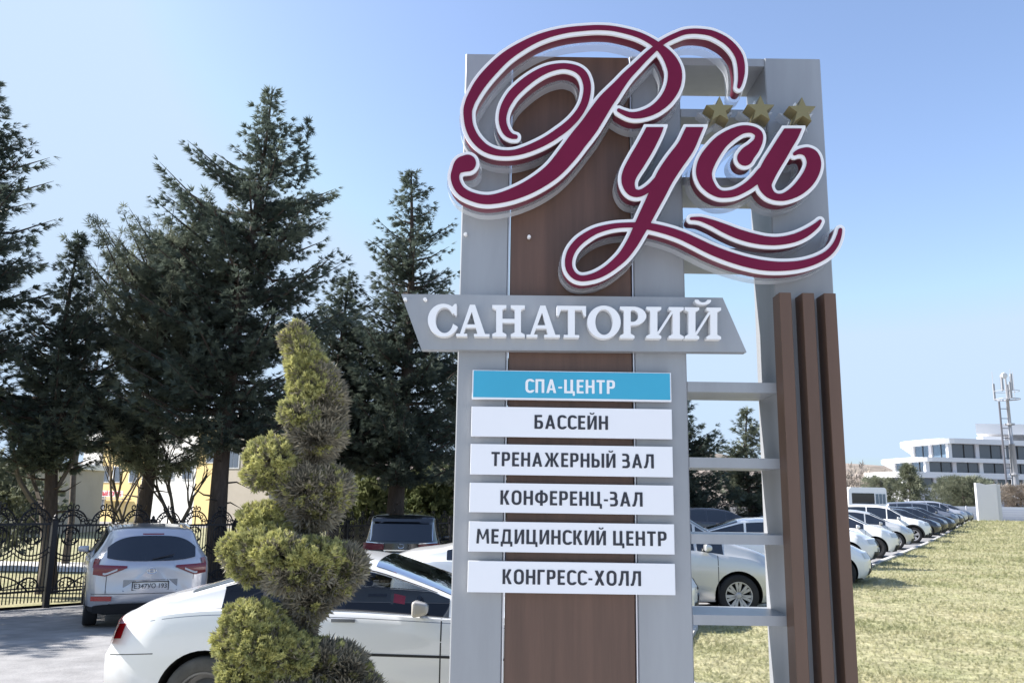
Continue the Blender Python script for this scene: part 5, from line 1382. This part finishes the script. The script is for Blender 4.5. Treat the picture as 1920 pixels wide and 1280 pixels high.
# ================================================================== trees
T_CON = [spray_template(12, .20, .0115, .9, k, .12) for k in range(3)]
T_PINE = [spray_template(13, .22, .011, 1.9, k + 10, 0) for k in range(3)]
def conifer(name, label, base, H_, hb, rmax, prof, seed, mt=None, tmpl=None, nb=230, dens=9.5, leader2=None, lean=(0, 0), tr=.2, droop=.12, rise=.32, size=1.0, limbs_below=True):
    r = random.Random(seed); rg = np.random.default_rng(seed)
    mt = mt or M['conifer']; tmpl = tmpl or T_CON
    x0, y0 = base; z0 = gz(x0, y0) - .1
    root = empty(name, (x0, y0, z0), r.uniform(0, 0), label, 'tree', 'tall evergreens round the parking')
    def axis(z): t = z / H_; return Vector((lean[0] * t ** 1.5 + .12 * sin(t * 5 + seed), lean[1] * t + .1 * cos(t * 4 + seed), z))
    q = MB(); q.tube([axis(H_ * k / 14) for k in range(15)], [tr * (1.25 if k == 0 else 1) * (1 - .93 * k / 14) for k in range(15)], 9)
    q.build('trunk', M['bark'], root, True)
    P = []; D = []; br = MB()
    leaders = [(Vector((0, 0, 0)), 1.0, H_)]
    if leader2: leaders.append(leader2)
    for (off, rs, Ht) in leaders:
        for i in range(int(nb * rs)):
            t = ((i + r.random()) / (nb * rs)); z = hb + (Ht - hb) * (t ** 1.05)
            if off.length > 0 and z < Ht * .55: continue
            tt = (z - hb) / (Ht - hb)
            R = rmax * interp(prof, tt) * r.uniform(.42, 1.0) * rs
            if r.random() < .16: R *= 1.2
            az = r.uniform(0, 2 * pi)
            o_ = axis(min(z, H_)) + off * min(1, z / Ht)
            dr = Vector((cos(az), sin(az), 0)); sdv = Vector((-sin(az), cos(az), 0))
            up0 = rise * (.3 + tt) ; dz = -droop * (1 - tt)
            n = max(3, int(R * dens))
            pts = []
            for k in range(n + 1):
                s_ = k / n
                pts.append(o_ + dr * R * s_ + Vector((0, 0, R * (up0 * s_ * .9 + dz * s_ * (1.6 - s_) + .22 * s_ ** 3))))
            if R > .8: br.tube([pts[0], pts[n // 2], pts[-1]], [.02 + .016 * R, .014 + .008 * R, .004], 4, cap=False)
            for k in range(1, n + 1):
                s_ = k / n
                if s_ < .14 and tt < .8 and R > 1: continue
                wdt = min(R, 2.4) * .25 * (1.05 - s_) ** .8
                m_ = 2 + int(wdt * 13 * (1.25 if tt < .5 else 1))
                for _ in range(m_):
                    lat = r.uniform(-1, 1) * wdt
                    p = pts[k] + sdv * lat + Vector((r.uniform(-.05, .05), r.uniform(-.05, .05), r.uniform(-.14, .10) - abs(lat) * .15))
                    P.append(tuple(p)); D.append(tuple(dr * (1 if abs(lat) < .1 else .8) + sdv * (lat / (wdt + .05)) * .9 + Vector((0, 0, r.uniform(-.25, .6)))))
        for k in range(12):
            P.append(tuple(axis(min(Ht, H_)) * 1 + off + Vector((0, 0, Ht - min(Ht, H_) - .05 * k)))); D.append((r.uniform(-.4, .4), r.uniform(-.4, .4), 1))
    if limbs_below:
        for k in range(6):
            z = hb * r.uniform(.55, 1.0); az = r.uniform(0, 2 * pi); l = r.uniform(.6, 1.4)
            o_ = axis(z); br.tube([o_, o_ + Vector((cos(az) * l * .5, sin(az) * l * .5, .05)), o_ + Vector((cos(az) * l, sin(az) * l, r.uniform(-.2, .3)))], [.03, .018, .005], 4, cap=False)
    br.build('branches', M['bark'], root, kind='stuff')
    P = np.array(P); D = np.array(D); N = len(P)
    idx = rg.integers(0, 3, N)
    for k in range(3):
        m_ = idx == k
        if k == 0:
            pass
    # one crown object: three templates joined
    V = []; F = []; base_ = 0
    for k in range(3):
        m_ = idx == k; tv, tf = tmpl[k]; n_ = int(m_.sum())
        if n_ == 0: continue
        R3 = rot_to(D[m_], rg.normal(0, .6, n_)); sz = rg.uniform(.6, 1.3, n_) * size
        vv = np.einsum('nij,kj->nki', R3, tv) * sz[:, None, None] + P[m_][:, None, :]
        V.append(vv.reshape(-1, 3)); F.append((np.arange(n_)[:, None, None] * len(tv) + np.array(tf)[None]).reshape(-1, 3) + base_); base_ += n_ * len(tv)
    V = np.concatenate(V); F = np.concatenate(F)
    me = bpy.data.meshes.new('crown'); me.vertices.add(len(V)); me.vertices.foreach_set('co', V.reshape(-1).astype(np.float32))
    me.loops.add(len(F) * 3); me.loops.foreach_set('vertex_index', F.reshape(-1).astype(np.int32)); me.polygons.add(len(F)); me.polygons.foreach_set('loop_start', np.arange(0, len(F) * 3, 3, dtype=np.int32))
    me.update(calc_edges=True); me.materials.append(mt)
    o = link(bpy.data.objects.new('crown', me), root); o['kind'] = 'stuff'
    global NTRI; NTRI += len(F)
    return root
NTRI = 0
PR_CONE = [(0, .75), (.12, 1.0), (.35, .86), (.6, .58), (.8, .32), (.93, .14), (1, .03)]
PR_WIDE = [(0, .7), (.15, .92), (.32, 1.0), (.52, .88), (.68, .66), (.8, .36), (.88, .18), (1, .04)]
PR_BULB = [(0, .9), (.2, 1.0), (.45, .85), (.62, .42), (.75, .22), (1, .04)]
PR_ROUND = [(0, .6), (.2, .9), (.5, 1.0), (.75, .8), (.9, .5), (1, .2)]
conifer('conifer', 'tallest conifer with a forked top, left of centre above the silver SUV', (-6.95, 20.6), 12.95, 3.5, 3.35, PR_WIDE, 3, nb=210, leader2=(Vector((1.05, 0, 0)), .42, 12.1), tr=.25, lean=(.35, 0))
conifer('conifer', 'tall dark conifer cut by the left edge of the photo', (-13.0, 19.2), 12.4, 3.9, 2.35, PR_WIDE, 5, nb=200, tr=.24, lean=(.2, 0))
conifer('conifer', 'narrow pointed conifer second from the left edge', (-10.85, 20.3), 8.8, 3.0, 2.3, PR_BULB, 8, nb=210, tr=.2, lean=(-.2, 0))
conifer('pine_tree', 'grey green pine with an open rounded crown left of the tallest conifer', (-9.35, 21.6), 9.1, 2.9, 2.7, PR_ROUND, 12, M['pine'], T_PINE, nb=165, dens=8, tr=.22, rise=.75, droop=.0, lean=(.2, 0), size=1.15)
conifer('conifer', 'pointed conifer just left of the sign board', (-3.2, 24.6), 12.35, 2.9, 3.0, PR_CONE, 17, nb=240, tr=.3)
conifer('conifer', 'dense dark conifer between the tallest and the pointed one', (-5.2, 25.2), 9.3, 3.2, 2.7, PR_CONE, 21, nb=220, tr=.22)
conifer('conifer', 'conifer standing outside the left edge, its shadow falling across the parking', (-15.5, 14.6), 11.5, 3.0, 3.4, PR_WIDE, 41, nb=150, tr=.24)
conifer('conifer', 'dark conifer mostly hidden behind the sign pylon', (-1.0, 27.5), 8.4, 3.0, 2.7, PR_WIDE, 29, nb=190, tr=.22)
conifer('conifer', 'dark conifer seen through the upper shelf gap, left one', (7.6, 38.0), 6.9, .6, 2.8, PR_CONE, 31, nb=170, tr=.2, size=1.2)
conifer('conifer', 'lower conifer seen through the shelf gap right of the darker one', (11.0, 39.0), 6.0, .4, 2.2, PR_CONE, 33, M['pine'], nb=150, tr=.2, size=1.2)
conifer('conifer', 'broad dark conifer behind the sign, trunk hidden by the minivan', (4.2, 37.0), 7.2, .5, 3.0, PR_WIDE, 37, nb=170, tr=.2, size=1.2)

# bare trees and bushes
def bare_tree(label, base, H_, seed, spread=.45, mt=None, tr=.07, levels=4, stems=1):
    r = random.Random(seed); x0, y0 = base; z0 = gz(x0, y0)
    root = empty('bare_tree', (x0, y0, z0), 0, label, 'tree')
    tk = MB(); tw = MB()
    def grow(p, d, l, rad, lev):
        n = 3; pts = [p]; dd = d
        for k in range(n):
            dd = (dd + Vector((r.uniform(-.16, .16), r.uniform(-.16, .16), .05))).normalized(); pts.append(pts[-1] + dd * l / n)
        (tk if lev == 0 else tw).tube(pts, [rad * (1 - .35 * k / n) for k in range(n + 1)], 6 if lev == 0 else 4, cap=False)
        if lev >= levels: return
        for k in range(r.choice((2, 3, 3))):
            nd = (dd + Vector((r.uniform(-1, 1), r.uniform(-1, 1), r.uniform(-.1, .6))) * spread * 1.3).normalized()
            grow(pts[r.choice((2, 3))] if lev else pts[-1], nd, l * r.uniform(.5, .75), rad * .55, lev + 1)
    for s_ in range(stems):
        grow(Vector((s_ * .18, 0, -.1)), Vector((r.uniform(-.12, .12), r.uniform(-.1, .1), 1)).normalized(), H_ * .45, tr, 0)
    tk.build('trunk', mt or M['bark2'], root, True); tw.build('branches', mt or M['bark2'], root, kind='stuff')
    return root
b = at(212, 930, 23)[0]; bare_tree('bare young tree left of the leaning dark trunk behind the fence', (b, 23), 4.2, 2, tr=.07)
b = at(232, 930, 23.6)[0]; bare_tree('bare twin-stemmed tree beside the leaning dark trunk behind the fence', (b, 23.6), 4.0, 5, tr=.07, stems=2)
b = at(356, 930, 22)[0]; bare_tree('bare branching tree between two conifer trunks in front of the cream wall', (b, 22), 3.6, 9, tr=.1)
b = at(95, 930, 20)[0]; bare_tree('crooked bare tree near the left edge beside the dark leaning trunk', (b, 20), 4.4, 13, tr=.13, spread=.6)
b = at(180, 520, 29)[0]; bare_tree('tall thin bare tree showing above the pine', (b, 29), 10.5, 14, tr=.12, spread=.4, levels=5)

T_LEAF = [spray_template(7, .14, .028, 1.2, k + 20, 0) for k in range(3)]
def bush(name, label, c, rx, ry, rz_, N, mt, seed, size=1., stem=True, tmpl=None, cat='bush'):
    rg = np.random.default_rng(seed); root = empty(name, (c[0], c[1], gz(c[0], c[1])), 0, label, cat)
    blobs = [(rg.uniform(-.5, .5) * rx, rg.uniform(-.5, .5) * ry, rg.uniform(.35, .85) * rz_, rg.uniform(.35, .6)) for _ in range(9)]
    P = []; D = []
    for bx_, by_, bz_, s_ in blobs:
        n = N // 9; d = rg.normal(size=(n, 3)); d /= np.linalg.norm(d, axis=1, keepdims=True)
        rad = rg.uniform(.55, 1.05, n)[:, None]; p = d * rad * np.array([rx, ry, rz_ * .6]) * s_ + np.array([bx_, by_, bz_]); P.append(p); D.append(d + np.array([0, 0, .5]))
    P = np.concatenate(P); D = np.concatenate(D); k = P[:, 2] > 0; P = P[k]; D = D[k]; tv, tf = (tmpl or T_LEAF)[0]
    scatter('foliage', P, D, rg.uniform(0, 6.28, len(P)), rg.uniform(.7, 1.4, len(P)) * size, tv, tf, mt, root)
    q = MB()
    for bx_, by_, bz_, s_ in blobs[:5]: q.tube([(0, 0, -.05), (bx_ * .5, by_ * .5, bz_ * .5), (bx_, by_, bz_)], [.05, .03, .01], 5)
    q.build('stems', M['bark2'], root)
    return root
bush('bush', 'sunlit bush behind the fence left of the black SUV', (-4.6, 27.5), 1.4, .8, 3.0, 2600, M['bush'], 1, 1.3)
bush('bush', 'large pale green bush behind the fence right of the black SUV', (-2.4, 31.0), 2.6, 1., 3.4, 4200, M['bush'], 2, 1.4)
bush('bush', 'grey green leafless-looking bush in front of the brown-roofed house', (-16.6, 27), 2.8, 1.2, 3.4, 3400, M['farpine'], 3, 1.3)
# trees in front of the white building
def small_tree(name, label, px, pyb, Y, H_, rx, N, mt, seed, size, prof='cone'):
    X = at(px, 940, Y)[0]; rg = np.random.default_rng(seed); z0 = gz(X, Y); root = empty(name, (X, Y, z0), 0, label, 'tree')
    q = MB(); q.tube([(0, 0, 0), (.1, 0, H_ * .5), (0, 0, H_ * .97)], [.16, .1, .02], 7)
    for k in range(14):
        z = H_ * rg.uniform(.2, .85); a = rg.uniform(0, 6.28); R = rx * (1 - z / H_) * 1.1 if prof == 'cone' else rx * .8
        q.tube([(0, 0, z), (cos(a) * R, sin(a) * R, z + R * .45)], [.05, .012], 4, cap=False)
    q.build('trunk', M['bark2'], root)
    t = rg.uniform(.18, 1, N); a = rg.uniform(0, 6.28, N); a = np.round(a * 1.6) / 1.6 + rg.normal(0, .22, N)
    R = rx * ((1 - t) ** .75 if prof == 'cone' else np.sqrt(np.clip(1 - ((t - .6) / .42) ** 2, 0, 1))) * rg.uniform(.15, 1.1, N)
    P = np.stack([np.cos(a) * R, np.sin(a) * R, H_ * t + R * .35], axis=1); D = np.stack([np.cos(a), np.sin(a), rg.uniform(.1, .9, N)], axis=1)
    tv, tf = T_PINE[0]; scatter('crown', P, D, rg.uniform(0, 6.28, N), rg.uniform(.7, 1.4, N) * size, tv, tf, mt, root)
small_tree('pine_tree', 'loose young pine in front of the white building, right of the minibus', 1706, 940, 88, 5.3, 2.3, 520, M['farpine'], 5, 2.6)
small_tree('small_tree', 'small dark green tree behind the minibus', 1652, 940, 90, 3.9, 1.7, 360, M['farpine'], 6, 2.4, 'round')
small_tree('broad_tree', 'broad bushy green tree left of the blank totem', 1805, 940, 90, 4.0, 2.3, 900, M['farpine'], 7, 2.0, 'round')
small_tree('broad_tree', 'dark green broad tree touching the blank totem', 1822, 940, 93, 3.8, 2.2, 900, M['pine'], 8, 2.6, 'round')
small_tree('broad_tree', 'yellowish bush tree between the pine and the broad tree', 1775, 940, 95, 3.4, 2.0, 500, M['farpine'], 9, 2.0, 'round')
small_tree('small_tree', 'bare brownish tree at the foot of the mast', 1912, 940, 86, 3.0, 2.2, 500, M['baretwig'], 10, 2.6, 'round')
# brown bare wood between the fins and the building, seen as one mass
rg = np.random.default_rng(77); N = 5200
X = rg.uniform(38, 92, N) ; Yv = rg.uniform(120, 150, N)
hgt = 5.2 + 1.2 * np.sin(X * .4) + rg.normal(0, .5, N)
Pz = rg.uniform(0, 1, N) ** .8 * hgt
D = np.stack([rg.normal(0, .4, N), rg.normal(0, .4, N), np.ones(N)], axis=1)
tv, tf = spray_template(6, 1.0, .05, .7, 40, 0)
bare = scatter('bare_wood', np.stack([X, Yv, Pz], axis=1), D, rg.uniform(0, 6.28, N), rg.uniform(.8, 1.6, N), tv, tf, M['baretwig'], None); tag(bare, 'brown leafless wood on the slope left of the white building', 'trees')
# hills on the horizon
hb_ = MB(); nxh = 140; prof_ = []
for i in range(nxh):
    x = -700 + 1400 * i / (nxh - 1); z = 17 + 4 * sin(x * .013 + 1) + 2.2 * sin(x * .041) + 1.2 * sin(x * .11)
    prof_.append((x, z))
V = []
for (x, z) in prof_: V += [(x, 230, -1), (x, 262, z * .45), (x, 300, z * .85), (x, 340, z), (x, 420, -1)]
F = [(5 * i + k, 5 * (i + 1) + k, 5 * (i + 1) + k + 1, 5 * i + k + 1) for i in range(nxh - 1) for k in range(4)]
hb_.add(V, F); hill = hb_.build('hill', M['hill'], smooth=True, kind='structure')

# ================================================================== spiral juniper
YJ = 5.15
jx, _ = at(560, 1250, YJ)
jun = empty('spiral_juniper', (jx, YJ, .05), 0, 'tall yellow green juniper clipped into a spiral in front of the white coupe', 'topiary')
blobs = [ # px, py, rx px, ry px, depth offset, lit (off: shade coloured in with brown twigs)
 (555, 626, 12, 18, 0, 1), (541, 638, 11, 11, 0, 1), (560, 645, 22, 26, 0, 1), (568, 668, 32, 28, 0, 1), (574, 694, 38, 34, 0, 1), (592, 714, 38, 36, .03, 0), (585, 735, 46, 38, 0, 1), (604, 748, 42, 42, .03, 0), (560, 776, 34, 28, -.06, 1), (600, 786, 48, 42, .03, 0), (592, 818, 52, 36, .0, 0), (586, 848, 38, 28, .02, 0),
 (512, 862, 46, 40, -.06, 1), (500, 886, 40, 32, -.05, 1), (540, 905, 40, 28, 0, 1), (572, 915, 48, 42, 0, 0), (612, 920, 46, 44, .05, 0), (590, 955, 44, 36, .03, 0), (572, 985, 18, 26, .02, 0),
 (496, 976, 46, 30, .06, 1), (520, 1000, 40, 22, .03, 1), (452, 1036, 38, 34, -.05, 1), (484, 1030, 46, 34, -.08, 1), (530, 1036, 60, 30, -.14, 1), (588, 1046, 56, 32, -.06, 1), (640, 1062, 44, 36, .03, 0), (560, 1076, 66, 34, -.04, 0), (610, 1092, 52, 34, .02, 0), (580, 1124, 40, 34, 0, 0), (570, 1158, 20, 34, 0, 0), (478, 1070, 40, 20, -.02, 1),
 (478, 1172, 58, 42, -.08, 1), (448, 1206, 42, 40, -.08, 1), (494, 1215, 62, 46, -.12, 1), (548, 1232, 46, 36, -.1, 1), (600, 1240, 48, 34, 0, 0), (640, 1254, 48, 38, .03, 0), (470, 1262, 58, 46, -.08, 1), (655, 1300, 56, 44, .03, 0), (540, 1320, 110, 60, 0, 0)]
rg = np.random.default_rng(5)
PL = []; DL = []; PD = []; DD = []
SCJ = FPX / (YJ * cos(PITCH))
for (px, py, rx, ry, dy, lit) in blobs:
    X, Z = at(px, py, YJ + dy); rxm, rym = rx / SCJ, ry / SCJ; rd = rxm * .85
    rxm = max(rxm - .013, .018); rym = max(rym - .012, .018); rd = rxm * .85
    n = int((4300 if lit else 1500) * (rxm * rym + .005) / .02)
    per = 26; nc = max(8, n // per); dc = rg.normal(size=(nc, 3)); dc /= np.linalg.norm(dc, axis=1, keepdims=True)
    rc = .93 + rg.normal(0, .06, nc) + .07 * np.sin(dc[:, 0] * 7 + px) * np.cos(dc[:, 2] * 6 + py)
    cd = dc * .8 + np.array([0, 0, .75]) + rg.normal(0, .28, (nc, 3)); cd /= np.linalg.norm(cd, axis=1, keepdims=True)
    cc = dc * rc[:, None] * np.array([rxm, rd, rym]) + np.array([X - jx, dy, Z - .05])
    ix = np.repeat(np.arange(nc), per); n = len(ix); tt_ = rg.uniform(-.030, .022, n)       # a sprig: leaves along a short axis
    p = cc[ix] + cd[ix] * tt_[:, None] + rg.normal(0, .0075, (n, 3)) * (1.2 - (tt_ + .03)[:, None] * 9)
    PL.append(p); DL.append(cd[ix] * 1.1 + rg.normal(0, .38, (n, 3)))
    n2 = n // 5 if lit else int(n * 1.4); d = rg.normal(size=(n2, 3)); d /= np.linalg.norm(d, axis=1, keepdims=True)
    p = d * rg.uniform(.3, .80 if lit else 1.02, n2)[:, None] * np.array([rxm, rd, rym]) + np.array([X - jx, dy, Z - .05]); PD.append(p); DD.append(d + np.array([0, 0, .4]))  # unlit lobes: brown twigs reach the surface, painting in their shade
P = np.concatenate(PL); D = np.concatenate(DL)
tj, fj = spray_template(7, .037, .0042, .85, 60, 0)
scatter('foliage', P, D, rg.uniform(0, 6.28, len(P)), rg.uniform(.45, 1.0, len(P)) ** 1.5 * 1.0 + .3, tj, fj, M['juniper'], jun)
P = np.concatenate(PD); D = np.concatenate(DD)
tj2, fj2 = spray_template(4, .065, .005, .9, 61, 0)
scatter('inner_and_shade_twigs', P, D, rg.uniform(0, 6.28, len(P)), rg.uniform(.8, 1.5, len(P)), tj2, fj2, M['twigshade'], jun)
q = MB()
tp_ = [(560, 1400), (566, 1300), (582, 1200), (584, 1120), (575, 1040), (582, 975), (590, 900), (592, 800), (575, 700), (552, 625)]
q.tube([(at(a, b_, YJ)[0] - jx, .02, max(0, at(a, b_, YJ)[1] - .05)) for a, b_ in tp_], [.05, .045, .04, .035, .032, .028, .024, .018, .01, .004], 8); q.build('trunk', M['bark2'], jun, True)

# ================================================================== lawn grass (geometry near the camera)
rg = np.random.default_rng(9)
Ns = 420000
Yv = 4.5 + (LAWN_END - 6) * rg.uniform(0, 1, Ns) ** 1.6
half = Yv * .66
Xv = rg.uniform(-1, 1, Ns) * half
ex = np.array([edge_x(y) for y in np.linspace(4, 80, 761)]); exv = np.interp(Yv, np.linspace(4, 80, 761), ex)
patchy = np.sin(Xv * 1.7 + Yv * .9) + np.sin(Xv * .6 - Yv * 1.3 + 2) + np.sin(Xv * 3.1 + Yv * 2.3)
keep = (Xv > exv + .02) & (Xv > .9) & (rg.uniform(0, 1, Ns) < .66 + .09 * patchy)
Xv = Xv[keep]; Yv = Yv[keep]; N = len(Xv)
Zv = np.array([gz(x, y) for x, y in zip(Xv, Yv)]) + .045
D = np.stack([rg.normal(0, .45, N), rg.normal(0, .45, N), np.ones(N)], axis=1)
tg, fg = spray_template(6, .055, .0028, .9, 80, 0)
sz = rg.uniform(.5, 1.15, N) * (1 + np.clip(Yv - 12, 0, 60) / 26) * (.85 + .07 * patchy[keep])
gr_ = scatter('grass', np.stack([Xv, Yv, Zv], axis=1), D, rg.uniform(0, 6.28, N), sz, tg, fg, M['blade'], None)
tag(gr_, 'short dry yellow green grass covering the lawn', 'grass')
print('TRIS crown', NTRI, 'grass', N * 10)
